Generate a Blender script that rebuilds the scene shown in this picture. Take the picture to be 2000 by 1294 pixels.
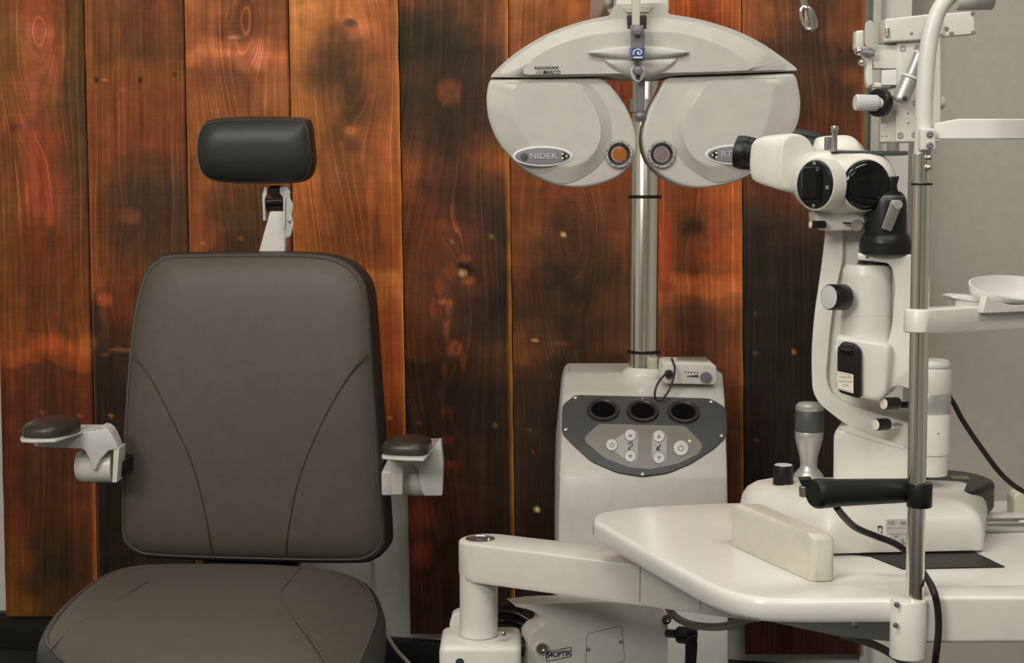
import bpy, bmesh, math, random
from mathutils import Vector, Matrix, noise
random.seed(4)
SC = bpy.context.scene
for o in list(bpy.data.objects): bpy.data.objects.remove(o)
C = SC.collection

# ------------------------------------------------------------ camera
F = 3000.0                                   # focal length in pixels of the 2000 px wide frame
CAM = Vector((0.0, 0.0, 1.10))
PITCH = math.radians(-5.27)
fw = Vector((0, math.cos(PITCH), math.sin(PITCH)))
rt = Vector((1, 0, 0))
up = rt.cross(fw)
cd = bpy.data.cameras.new('camera'); cam = bpy.data.objects.new('camera', cd); C.objects.link(cam)
cd.sensor_width = 36.0; cd.lens = 36.0 * F / 2000.0; cd.clip_start = 0.05
cam.location = CAM; cam.rotation_euler = (math.radians(90) + PITCH, 0, 0)
SC.camera = cam

# ------------------------------------------------------------ light and exposure
SC.view_settings.view_transform = 'Standard'; SC.view_settings.look = 'None'
SC.view_settings.gamma = 1.0; SC.view_settings.exposure = -0.06
wd = bpy.data.worlds.new('room_light'); SC.world = wd; wd.use_nodes = True
bg = wd.node_tree.nodes['Background']; bg.inputs[0].default_value = (0.97, 0.95, 0.90, 1); bg.inputs[1].default_value = 0.25
def area(name, loc, target, sx, sy, power, col=(1.0, 0.965, 0.90)):
    l = bpy.data.lights.new(name, 'AREA'); l.shape = 'RECTANGLE'; l.size = sx; l.size_y = sy
    l.energy = power; l.color = col
    o = bpy.data.objects.new(name, l); C.objects.link(o); o.location = loc
    o.rotation_euler = (Vector(target) - Vector(loc)).to_track_quat('-Z', 'Y').to_euler(); return o
WARM = (1.0, .95, .865)
area('ceiling_panel_light', (-0.75, 0.75, 2.80), (-0.6, 1.6, 0.0), 1.2, 0.6, 30, WARM)
area('ceiling_panel_light', (0.85, 0.55, 2.80), (0.6, 1.6, 0.0), 1.2, 0.6, 30, WARM)
area('ceiling_panel_light', (-1.7, -0.9, 2.45), (0.4, 2.3, 0.75), 1.2, 0.6, 50, WARM)
area('ceiling_panel_light', (0.4, -1.6, 2.80), (0.2, 0.6, 0.0), 1.2, 0.6, 26, WARM)
area('ceiling_panel_light', (0.2, 2.30, 2.80), (0.1, 2.9, 0.0), 1.6, 0.4, 12, WARM)

# ------------------------------------------------------------ pixel rays
def ray(px, py): return fw * F + rt * (px - 1000.0) + up * (647.0 - py)
def W(px, py, d):
    r = ray(px, py); return CAM + r * (d / r.y)
def G(px, py, z):
    r = ray(px, py); return CAM + r * ((z - CAM.z) / r.z)
def PL(px, py, p0, n):
    r = ray(px, py); n = Vector(n); return CAM + r * ((Vector(p0) - CAM).dot(n) / r.dot(n))
def K(d): return d / F                       # metres per pixel at a depth

# ------------------------------------------------------------ shape helpers
def cr(pts, n=6, closed=True):
    m = len(pts); out = []; T = type(pts[0])
    P = [Vector(p) for p in pts]
    for i in range(m if closed else m - 1):
        if closed: a, b, c, d = P[i-1], P[i], P[(i+1) % m], P[(i+2) % m]
        else: a, b, c, d = P[max(i-1, 0)], P[i], P[i+1], P[min(i+2, m-1)]
        for k in range(n):
            t = k / n
            out.append(0.5*((2*b) + (c-a)*t + (2*a-5*b+4*c-d)*t*t + (3*b-a-3*c+d)*t*t*t))
    if not closed: out.append(P[-1])
    return out
def fil(pts, r, n=5):
    P = [Vector(p) for p in pts]; m = len(P); out = []
    for i in range(m):
        rr = r[i] if isinstance(r, (list, tuple)) else r
        a, b, c = P[i-1], P[i], P[(i+1) % m]
        u, v = (a-b), (c-b); q = min(rr, u.length*.48, v.length*.48)
        if q < 1e-6: out.append(b); continue
        s, e = b + u.normalized()*q, b + v.normalized()*q
        for k in range(n+1):
            t = k/n; out.append(s*(1-t)**2 + b*2*t*(1-t) + e*t*t)
    return out
def ell(cx, cy, rx, ry, n=32, a0=0):
    return [(cx + rx*math.cos(2*math.pi*k/n + a0), cy + ry*math.sin(2*math.pi*k/n + a0)) for k in range(n)]
def resample(P, n):
    P = [Vector(p) for p in P]; m = len(P)
    L = [0]
    for i in range(m): L.append(L[-1] + (P[(i+1) % m] - P[i]).length)
    out = []; j = 0
    for k in range(n):
        s = L[-1]*k/n
        while L[j+1] < s: j += 1
        t = (s-L[j])/max(L[j+1]-L[j], 1e-9); out.append(P[j].lerp(P[(j+1) % m], t))
    return out
def loft(rings, caps=True, closed=True):
    bm = bmesh.new(); R = [[bm.verts.new(p) for p in r] for r in rings]; m = len(R[0])
    for a, b in zip(R, R[1:]):
        for i in range(m if closed else m-1):
            try: bm.faces.new((a[i], a[(i+1) % m], b[(i+1) % m], b[i]))
            except ValueError: pass
    if caps:
        for r in (R[0], R[-1]):
            try: bm.faces.new(r)
            except ValueError: pass
    bmesh.ops.recalc_face_normals(bm, faces=bm.faces)
    return bm
def pillow(P, n, rings):
    """closed 3D outline; rings = (inset, height along n) from the back to the front"""
    P = [Vector(p) for p in P]; n = Vector(n).normalized()
    P = [p for i, p in enumerate(P) if (p-P[i-1]).length > 1e-6]; m = len(P)
    area2 = sum((P[i].cross(P[(i+1) % m]) for i in range(m)), Vector()).dot(n)
    sg = 1 if area2 > 0 else -1
    N = []; turn = []
    for i in range(m):
        e1 = (P[i]-P[i-1]).normalized(); e2 = (P[(i+1) % m]-P[i]).normalized()
        turn.append(e1.cross(e2).dot(n)*sg)
        o = (e1.cross(n)+e2.cross(n))*sg
        N.append(o.normalized() if o.length > 1e-6 else e1.cross(n)*sg)
    u = Vector((1, 0, 0)) - n*n.x; u = u.normalized() if u.length > .3 else Vector((0, 1, 0)); v = n.cross(u)
    us = [p.dot(u) for p in P]; vs = [p.dot(v) for p in P]
    cu, cv, hu, hv = (min(us)+max(us))/2, (min(vs)+max(vs))/2, (max(us)-min(us))/2, (max(vs)-min(vs))/2
    pts2 = sorted((us[i], vs[i]) for i in range(m))
    def half(ps):
        h = []
        for q in ps:
            while len(h) > 1 and (h[-1][0]-h[-2][0])*(q[1]-h[-2][1]) - (h[-1][1]-h[-2][1])*(q[0]-h[-2][0]) <= 0: h.pop()
            h.append(q)
        return h[:-1]
    hl = half(pts2) + half(pts2[::-1])
    ah = abs(sum(hl[i][0]*hl[(i+1) % len(hl)][1]-hl[(i+1) % len(hl)][0]*hl[i][1] for i in range(len(hl))))
    convex = abs(area2)/ah > .975
    def ring(a, h):
        if convex:
            fu, fv = 1-min(a, hu*.9)/hu, 1-min(a, hv*.9)/hv
            return [p + u*((us[i]-cu)*(fu-1)) + v*((vs[i]-cv)*(fv-1)) + n*h for i, p in enumerate(P)]
        Q = [P[i]-N[i]*a for i in range(m)]
        return [q + n*h for q in Q]
    f = 1.0
    if not convex:
        while f > .08:
            amax = max(a for a, h in rings)*f
            if all((P[(i+1) % m]-N[(i+1) % m]*amax-P[i]+N[i]*amax).dot(P[(i+1) % m]-P[i]) > 0 for i in range(m)): break
            f *= .8
    return loft([ring(a*f, h) for a, h in rings])
def rrings(t, b):
    return [(b, -t), (b*.29, -t+b*.29), (0, -t+b), (0, -b), (b*.08, -b*.6), (b*.29, -b*.29), (b*.6, -b*.08), (b, 0)]
FR = (0, -1, 0)
def slab(px, d, t, b=.003, n=FR, at=None):
    """outline in the frame put on a plane at its own distance (with its own facing), front face there, thickness t behind"""
    n = Vector(n).normalized()
    c = at or (sum(p[0] for p in px)/len(px), sum(p[1] for p in px)/len(px))
    p0 = W(c[0], c[1], d)
    return pillow([PL(p[0], p[1], p0, n) for p in px], n, rrings(t, b))
def lathe(prof, o, ax=(0, 0, 1), seg=32):
    ax = Vector(ax).normalized(); u = ax.orthogonal().normalized(); v = ax.cross(u); o = Vector(o)
    return loft([[o + ax*h + (u*math.cos(2*math.pi*k/seg)+v*math.sin(2*math.pi*k/seg))*max(r, 1e-5) for k in range(seg)] for r, h in prof])
def cyl(a, b, r, bev=.001, seg=28):
    a, b = Vector(a), Vector(b); L = (b-a).length
    return lathe([(r-bev, 0), (r, bev), (r, L-bev), (r-bev, L)], a, b-a, seg)
def ball(c, r, sx=1, sy=1, sz=1):
    bm = bmesh.new(); bmesh.ops.create_uvsphere(bm, u_segments=20, v_segments=12, radius=r)
    for v in bm.verts: v.co = Vector((v.co.x*sx, v.co.y*sy, v.co.z*sz)) + Vector(c)
    return bm
def tube(pts, r, n=6, seg=10, smooth=True):
    P = cr([Vector(p) for p in pts], n, False) if smooth and len(pts) > 2 else [Vector(p) for p in pts]
    rings = []; prev = None
    for i, p in enumerate(P):
        t = (P[min(i+1, len(P)-1)] - P[max(i-1, 0)]).normalized()
        u = t.orthogonal().normalized() if prev is None else (prev - t*prev.dot(t)).normalized()
        prev = u; v = t.cross(u)
        rr = r(i/(len(P)-1)) if callable(r) else r
        rings.append([p + (u*math.cos(2*math.pi*k/seg)+v*math.sin(2*math.pi*k/seg))*rr for k in range(seg)])
    return loft(rings)
def box(c, s, yaw=0, b=.004, pitch=0, roll=0):
    bm = bmesh.new(); bmesh.ops.create_cube(bm, size=1)
    for v in bm.verts: v.co = Vector((v.co.x*s[0], v.co.y*s[1], v.co.z*s[2]))
    if b: bmesh.ops.bevel(bm, geom=bm.edges[:], offset=b, segments=3, affect='EDGES', profile=.5)
    M = Matrix.Translation(Vector(c)) @ Matrix.Rotation(yaw, 4, 'Z') @ Matrix.Rotation(pitch, 4, 'X') @ Matrix.Rotation(roll, 4, 'Y')
    bm.transform(M); return bm
def text(s, h, c, right=(1, 0, 0), upv=(0, 0, 1), ext=.0003, bold=0.0, sx=1.0, shear=0.0):
    cu = bpy.data.curves.new('t', 'FONT'); cu.body = s; cu.size = h*1.4; cu.align_x = 'CENTER'; cu.align_y = 'CENTER'
    cu.extrude = ext; cu.offset = bold; cu.shear = shear
    o = bpy.data.objects.new('t', cu); C.objects.link(o)
    dg = bpy.context.evaluated_depsgraph_get(); me = bpy.data.meshes.new_from_object(o.evaluated_get(dg))
    bm = bmesh.new(); bm.from_mesh(me); bpy.data.objects.remove(o); bpy.data.curves.remove(cu); bpy.data.meshes.remove(me)
    r = Vector(right).normalized(); n = r.cross(Vector(upv)).normalized(); u = n.cross(r)
    M = Matrix(((r.x, u.x, n.x, c[0]), (r.y, u.y, n.y, c[1]), (r.z, u.z, n.z, c[2]), (0, 0, 0, 1)))
    bm.transform(M @ Matrix.Diagonal((sx, 1, 1, 1))); return bm
def merge(*bms):
    out = bmesh.new()
    for b in bms:
        me = bpy.data.meshes.new('m'); b.to_mesh(me); out.from_mesh(me); bpy.data.meshes.remove(me); b.free()
    return out

OFF = {}
def thing(name, label, cat, loc, group=None):
    o = bpy.data.objects.new(name, None); C.objects.link(o); o.location = loc; o.empty_display_size = .05
    o['label'] = label; o['category'] = cat
    if group: o['group'] = group
    OFF[o] = Vector(loc); return o
def obj(name, bm, mat, parent=None, label=None, cat=None, kind=None, group=None, sharp=42):
    """bm or list of (bm, material): ONE mesh object"""
    me = bpy.data.meshes.new(name)
    if not isinstance(bm, list): bm = [(bm, mat)]
    out = bmesh.new()
    for i, (b, m) in enumerate(bm):
        for f in b.faces: f.material_index = i; f.smooth = len(f.verts) <= 4
        t = bpy.data.meshes.new('m'); b.to_mesh(t); out.from_mesh(t); bpy.data.meshes.remove(t); b.free()
        me.materials.append(m)
    if parent is not None: off = OFF[parent]
    else:
        xs = [v.co for v in out.verts]
        off = Vector(((min(v.x for v in xs)+max(v.x for v in xs))/2, (min(v.y for v in xs)+max(v.y for v in xs))/2, min(v.z for v in xs)))
    for v in out.verts: v.co -= off
    out.to_mesh(me); out.free()
    me.set_sharp_from_angle(angle=math.radians(sharp))
    o = bpy.data.objects.new(name, me); C.objects.link(o)
    if parent is not None: o.parent = parent
    else: o.location = off
    OFF[o] = off
    if label: o['label'] = label
    if cat: o['category'] = cat
    if kind: o['kind'] = kind
    if group: o['group'] = group
    return o

# ------------------------------------------------------------ materials
def lin(c): return tuple(((x/255)/12.92 if x/255 <= .04045 else ((x/255+.055)/1.055)**2.4) for x in c)
def mat(name, col, rough=.4, metal=0.0, nscale=40, namt=.04, bump=0.0, bscale=400, spec=.5, coat=0.0):
    m = bpy.data.materials.new(name); m.use_nodes = True; nt = m.node_tree; p = nt.nodes['Principled BSDF']
    p.inputs['Roughness'].default_value = rough; p.inputs['Metallic'].default_value = metal
    p.inputs['Specular IOR Level'].default_value = spec; p.inputs['Coat Weight'].default_value = coat
    tc = nt.nodes.new('ShaderNodeTexCoord'); nz = nt.nodes.new('ShaderNodeTexNoise'); nz.inputs['Scale'].default_value = nscale
    nz.inputs['Detail'].default_value = 4
    nt.links.new(tc.outputs['Object'], nz.inputs['Vector'])
    rp = nt.nodes.new('ShaderNodeValToRGB'); e = rp.color_ramp.elements
    e[0].position = .3; e[1].position = .7
    e[0].color = tuple(x*(1-namt) for x in col) + (1,); e[1].color = tuple(min(1, x*(1+namt)) for x in col) + (1,)
    nt.links.new(nz.outputs['Fac'], rp.inputs['Fac']); nt.links.new(rp.outputs['Color'], p.inputs['Base Color'])
    if bump:
        n2 = nt.nodes.new('ShaderNodeTexNoise'); n2.inputs['Scale'].default_value = bscale; n2.inputs['Detail'].default_value = 3
        nt.links.new(tc.outputs['Object'], n2.inputs['Vector'])
        b = nt.nodes.new('ShaderNodeBump'); b.inputs['Strength'].default_value = bump; b.inputs['Distance'].default_value = .001
        nt.links.new(n2.outputs['Fac'], b.inputs['Height']); nt.links.new(b.outputs['Normal'], p.inputs['Normal'])
    return m
def emit(name, col, s):
    m = mat(name, col); p = m.node_tree.nodes['Principled BSDF']
    p.inputs['Emission Color'].default_value = col + (1,); p.inputs['Emission Strength'].default_value = s; return m
M = dict(
    white=mat('white_enamel', (.70, .685, .63), .32),
    grey_white=mat('grey_white_plastic', (.525, .512, .475), .38),
    console=mat('console_plastic', (.62, .61, .57), .38),
    table=mat('table_lacquer', (.76, .755, .72), .22, namt=.012),
    cream=mat('cream_plastic', (.66, .625, .53), .38),
    bracket=mat('light_grey_paint', (.60, .60, .59), .4),
    leather=mat('charcoal_leather', (.098, .086, .069), .45, bump=.25, bscale=900, namt=.06, spec=.35),
    leather_dark=mat('dark_leather', (.026, .0265, .023), .42, bump=.25, bscale=900),
    leather_brown=mat('brown_black_leather', (.035, .029, .022), .33, bump=.15, bscale=700),
    seam=mat('leather_seam', (.035, .034, .029), .5),
    piping=mat('leather_piping', (.09, .083, .07), .4),
    black=mat('black_plastic', (.012, .012, .011), .36, spec=.3),
    gloss=mat('gloss_black', (.006, .006, .006), .12, spec=.35),
    void=mat('well_black', (.004, .004, .004), .8, spec=.05),
    navy=mat('navy_print', (.02, .022, .07), .5),
    rubber=mat('black_rubber', (.013, .013, .011), .45, bump=.2, spec=.3),
    purple_black=mat('worn_black_metal', (.035, .028, .032), .35),
    chrome=mat('chrome', (.86, .83, .75), .2, 1.0, namt=.02),
    steel=mat('brushed_steel', (.62, .61, .58), .3, 1.0, namt=.03),
    silver=mat('silver_paint', (.52, .52, .50), .35, .6),
    slate=mat('slate_panel', (.070, .075, .074), .42),
    panel_grey=mat('warm_grey_panel', (.27, .26, .24), .45),
    panel_light=mat('light_grey_keys', (.48, .49, .50), .45),
    button=mat('white_keys', (.75, .75, .73), .4),
    ink=mat('dark_ink', (.03, .03, .035), .6),
    mid_ink=mat('grey_ink', (.25, .25, .25), .6),
    metal_lilac=mat('grey_lilac_metal', (.22, .21, .235), .38, .3),
    grey_plastic=mat('grey_plate', (.21, .21, .225), .4),
    letter=mat('pale_letters', (.46, .44, .45), .5),
    blue=mat('blue_badge', (.03, .08, .30), .4),
    copper=mat('copper_filter_glass', (.34, .115, .022), .18),
    lilac_glass=mat('lilac_filter_glass', (.22, .165, .18), .1),
    lilac_glass2=mat('pale_filter_glass', (.36, .33, .34), .12),
    bulb=mat('pearl_dot', (.75, .73, .62), .3),
    taupe=mat('taupe_cable', (.22, .205, .17), .5),
    pale_cord=mat('pale_cord', (.42, .40, .34), .5),
    wallwhite=mat('white_wall_paint', (.66, .65, .60), .65, bump=.1, bscale=300),
    trimgrey=mat('grey_green_trim', (.47, .48, .43), .5),
    wallgrey=mat('shaded_wall_grey', (.51, .485, .425), .7, bump=.12, bscale=350),  # wall's shade painted in as a grey darker than the white walls
    dark_floor=mat('dark_floor', (.022, .021, .019), .5, nscale=8, namt=.25),
    baseboard=mat('black_baseboard', (.012, .012, .011), .45),
    felt=mat('dark_joint', (.018, .010, .006), .8),
    led=emit('green_led', (.5, .62, .12), .5),
    clear=mat('clear_paddle', (.50, .50, .46), .15),
    olive=mat('greenish_cream_paint', (.58, .57, .48), .35),
)

# ============================================================ THE SETTING
WP0 = Vector((-1.2, 3.60, 0)); WN = Vector((-.44, -1.927, 0)).normalized(); WR = Vector((1.927, -.44, 0)).normalized()
def Wp(px, py, off=0.0):
    return PL(px, py, WP0 + WN*off, WN)
def wall_pt(s, z, off=0.0): return WP0 + WR*s + WN*off + Vector((0, 0, z))
fl = box((0.6, 1.6, -.02), (7, 6.4, .04), b=0); obj('floor', fl, M['dark_floor'], kind='structure')
S_END = (Wp(1772, 400, -.03) - WP0).dot(WR)
wc = (wall_pt(-.9, 0) + wall_pt(S_END, 0))/2 - WN*.06
wl = S_END + .9
yaw = math.atan2(WR.y, WR.x)
wall = obj('wall_back', box((wc.x, wc.y, 1.4), (wl, .06, 2.8), yaw=yaw, b=0), M['wallwhite'], kind='structure')
bs = box(tuple((wall_pt(-.9, .044)+wall_pt(S_END, .044))/2 - WN*.020), (wl, .022, .088), yaw=yaw, b=.003)
obj('baseboard_back', bs, M['baseboard'], kind='structure')
# corner strip beside the boards, and the grey wall standing farther back on the right
sa = (Wp(1697, 400) - WP0).dot(WR); sb = (Wp(1714, 400) - WP0).dot(WR)
obj('trim_1', box(tuple(wall_pt((sa+sb)/2, 1.42, -.012)), (sb-sa, .036, 2.64), yaw=yaw, b=.002), M['trimgrey'], kind='structure')
obj('wall_right', box((2.0, 3.36, 1.4), (2.9, .1, 2.8), b=0), M['wallgrey'], kind='structure')
# the rest of the room, behind and beside the camera, plus one added dark panel
obj('wall_left', box((-3.1, .6, 1.4), (.1, 6.4, 2.8), b=0), M['wallwhite'], kind='structure')
obj('wall_side', box((3.4, .3, 1.4), (.1, 6.2, 2.8), b=0), M['wallwhite'], kind='structure')
obj('wall_front', box((.15, -2.8, 1.4), (6.6, .1, 2.8), b=0), M['wallwhite'], kind='structure')
obj('dark_reflection_panel_1', box((-1.4, -2.735, 1.02), (.95, .04, 2.04), b=.004), M['felt'], kind='structure')  # added unseen dark panel, gives the chrome dark streaks to reflect
obj('ceiling', box((.15, .5, 2.86), (7, 6.8, .06), b=0), M['wallwhite'], kind='structure')

# ---- stained reclaimed boards.  rows: height in the frame, then colour left / middle / right of the board
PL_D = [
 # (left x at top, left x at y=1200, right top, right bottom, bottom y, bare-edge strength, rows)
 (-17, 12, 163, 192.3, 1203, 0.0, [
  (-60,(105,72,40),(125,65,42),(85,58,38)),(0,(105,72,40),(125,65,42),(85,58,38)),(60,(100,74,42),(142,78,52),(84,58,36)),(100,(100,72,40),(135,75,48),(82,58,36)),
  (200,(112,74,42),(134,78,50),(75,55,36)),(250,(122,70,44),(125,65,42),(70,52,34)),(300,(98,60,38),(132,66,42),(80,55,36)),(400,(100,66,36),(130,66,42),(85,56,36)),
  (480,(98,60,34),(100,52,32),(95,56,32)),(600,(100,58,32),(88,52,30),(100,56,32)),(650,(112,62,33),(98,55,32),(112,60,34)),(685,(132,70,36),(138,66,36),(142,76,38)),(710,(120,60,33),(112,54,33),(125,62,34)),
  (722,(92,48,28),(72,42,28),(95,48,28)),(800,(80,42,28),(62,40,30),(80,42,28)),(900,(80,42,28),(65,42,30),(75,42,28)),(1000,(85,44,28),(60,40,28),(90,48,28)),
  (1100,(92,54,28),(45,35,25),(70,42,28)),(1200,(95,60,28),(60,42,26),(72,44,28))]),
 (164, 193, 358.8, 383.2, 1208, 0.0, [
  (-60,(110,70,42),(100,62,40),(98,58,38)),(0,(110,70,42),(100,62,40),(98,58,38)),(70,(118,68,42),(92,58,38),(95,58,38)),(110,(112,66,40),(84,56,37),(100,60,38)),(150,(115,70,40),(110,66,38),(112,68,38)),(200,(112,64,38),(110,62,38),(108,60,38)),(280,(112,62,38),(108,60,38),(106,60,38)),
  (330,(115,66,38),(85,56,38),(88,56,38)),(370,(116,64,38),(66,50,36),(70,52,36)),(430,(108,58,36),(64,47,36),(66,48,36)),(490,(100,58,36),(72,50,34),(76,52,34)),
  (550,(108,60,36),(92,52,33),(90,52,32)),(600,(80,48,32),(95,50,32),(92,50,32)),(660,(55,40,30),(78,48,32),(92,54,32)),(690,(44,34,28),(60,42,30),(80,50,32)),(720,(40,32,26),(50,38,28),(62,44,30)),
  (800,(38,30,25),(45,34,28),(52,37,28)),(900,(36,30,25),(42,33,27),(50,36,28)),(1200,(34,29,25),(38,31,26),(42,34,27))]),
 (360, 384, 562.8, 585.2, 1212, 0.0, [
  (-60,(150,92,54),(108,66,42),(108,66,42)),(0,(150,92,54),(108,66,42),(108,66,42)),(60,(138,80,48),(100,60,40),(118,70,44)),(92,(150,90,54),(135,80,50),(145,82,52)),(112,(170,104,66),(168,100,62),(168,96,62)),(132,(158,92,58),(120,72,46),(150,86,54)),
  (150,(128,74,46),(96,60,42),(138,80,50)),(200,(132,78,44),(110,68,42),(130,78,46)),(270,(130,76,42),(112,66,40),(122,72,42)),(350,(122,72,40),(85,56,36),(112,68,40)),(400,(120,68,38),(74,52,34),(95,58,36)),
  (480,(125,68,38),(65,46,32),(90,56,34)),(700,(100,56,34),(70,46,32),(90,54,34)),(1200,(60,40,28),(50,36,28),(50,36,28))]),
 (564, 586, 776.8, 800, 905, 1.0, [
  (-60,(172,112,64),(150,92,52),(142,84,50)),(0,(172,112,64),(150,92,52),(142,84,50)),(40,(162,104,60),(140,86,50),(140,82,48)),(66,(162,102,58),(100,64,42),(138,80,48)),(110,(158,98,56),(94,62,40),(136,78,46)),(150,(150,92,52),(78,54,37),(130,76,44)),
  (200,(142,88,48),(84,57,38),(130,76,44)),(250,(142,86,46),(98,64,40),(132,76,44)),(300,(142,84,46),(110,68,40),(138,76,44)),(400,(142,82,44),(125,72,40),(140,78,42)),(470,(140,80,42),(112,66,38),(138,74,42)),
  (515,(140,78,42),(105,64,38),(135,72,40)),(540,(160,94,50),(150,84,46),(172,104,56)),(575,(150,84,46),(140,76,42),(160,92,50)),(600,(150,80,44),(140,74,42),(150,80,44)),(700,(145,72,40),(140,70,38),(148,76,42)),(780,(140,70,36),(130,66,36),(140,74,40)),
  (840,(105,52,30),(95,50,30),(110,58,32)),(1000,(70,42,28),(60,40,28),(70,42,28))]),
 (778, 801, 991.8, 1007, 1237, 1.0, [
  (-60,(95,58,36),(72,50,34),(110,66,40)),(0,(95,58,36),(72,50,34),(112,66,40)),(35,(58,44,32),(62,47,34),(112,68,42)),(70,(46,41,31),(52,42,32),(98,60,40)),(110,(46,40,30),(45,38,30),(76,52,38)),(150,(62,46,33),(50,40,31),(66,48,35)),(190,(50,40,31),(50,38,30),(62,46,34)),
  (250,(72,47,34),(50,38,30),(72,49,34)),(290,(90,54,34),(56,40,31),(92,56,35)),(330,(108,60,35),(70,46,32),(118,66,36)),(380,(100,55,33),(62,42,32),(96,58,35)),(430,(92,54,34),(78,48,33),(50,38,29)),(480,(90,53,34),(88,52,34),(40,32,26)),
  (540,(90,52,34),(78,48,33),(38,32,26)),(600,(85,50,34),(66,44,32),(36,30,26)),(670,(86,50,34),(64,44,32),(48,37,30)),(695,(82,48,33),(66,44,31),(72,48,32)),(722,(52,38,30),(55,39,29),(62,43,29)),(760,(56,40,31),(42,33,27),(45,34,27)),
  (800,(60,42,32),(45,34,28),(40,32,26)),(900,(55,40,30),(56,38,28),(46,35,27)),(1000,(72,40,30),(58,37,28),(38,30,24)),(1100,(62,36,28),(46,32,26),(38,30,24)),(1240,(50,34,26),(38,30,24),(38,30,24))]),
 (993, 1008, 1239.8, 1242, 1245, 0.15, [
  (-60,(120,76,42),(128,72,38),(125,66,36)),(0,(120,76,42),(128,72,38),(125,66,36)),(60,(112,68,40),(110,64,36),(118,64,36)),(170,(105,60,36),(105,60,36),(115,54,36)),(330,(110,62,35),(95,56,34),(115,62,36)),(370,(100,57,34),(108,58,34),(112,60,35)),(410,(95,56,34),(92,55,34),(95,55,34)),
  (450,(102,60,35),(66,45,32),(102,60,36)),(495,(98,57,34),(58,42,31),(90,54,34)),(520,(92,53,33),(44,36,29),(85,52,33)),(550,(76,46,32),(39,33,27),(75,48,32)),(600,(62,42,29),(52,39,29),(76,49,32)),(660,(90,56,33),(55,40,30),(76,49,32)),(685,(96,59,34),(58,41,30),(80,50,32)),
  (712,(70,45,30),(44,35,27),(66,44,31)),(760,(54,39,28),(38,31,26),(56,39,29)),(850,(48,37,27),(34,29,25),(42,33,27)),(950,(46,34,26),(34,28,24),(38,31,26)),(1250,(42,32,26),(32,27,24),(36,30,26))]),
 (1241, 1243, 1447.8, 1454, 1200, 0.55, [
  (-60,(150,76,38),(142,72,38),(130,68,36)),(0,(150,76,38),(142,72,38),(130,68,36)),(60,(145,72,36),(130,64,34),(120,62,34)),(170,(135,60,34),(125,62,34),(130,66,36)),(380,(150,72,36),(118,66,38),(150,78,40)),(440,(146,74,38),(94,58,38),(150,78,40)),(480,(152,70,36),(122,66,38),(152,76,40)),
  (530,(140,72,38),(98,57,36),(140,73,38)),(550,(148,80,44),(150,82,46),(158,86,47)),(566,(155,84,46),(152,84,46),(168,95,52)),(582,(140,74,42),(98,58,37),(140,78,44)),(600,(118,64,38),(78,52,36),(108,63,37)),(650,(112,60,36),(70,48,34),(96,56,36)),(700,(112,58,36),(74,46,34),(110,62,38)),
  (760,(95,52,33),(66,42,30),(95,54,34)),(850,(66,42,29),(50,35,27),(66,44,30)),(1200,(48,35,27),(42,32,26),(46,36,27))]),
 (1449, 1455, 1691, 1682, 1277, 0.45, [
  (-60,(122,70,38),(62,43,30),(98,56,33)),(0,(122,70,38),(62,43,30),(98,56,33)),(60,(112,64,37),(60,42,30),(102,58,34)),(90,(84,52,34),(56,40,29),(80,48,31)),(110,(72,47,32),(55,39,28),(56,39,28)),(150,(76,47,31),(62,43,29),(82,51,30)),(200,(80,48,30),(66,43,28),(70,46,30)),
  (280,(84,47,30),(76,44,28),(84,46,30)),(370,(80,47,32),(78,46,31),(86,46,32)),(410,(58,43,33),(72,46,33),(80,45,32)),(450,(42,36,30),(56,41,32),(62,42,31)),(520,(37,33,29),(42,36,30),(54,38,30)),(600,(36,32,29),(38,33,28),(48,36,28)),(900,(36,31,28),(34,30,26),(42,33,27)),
  (1150,(48,30,26),(42,28,25),(42,28,24)),(1277,(54,31,27),(48,29,25),(42,28,24))]),
]
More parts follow.
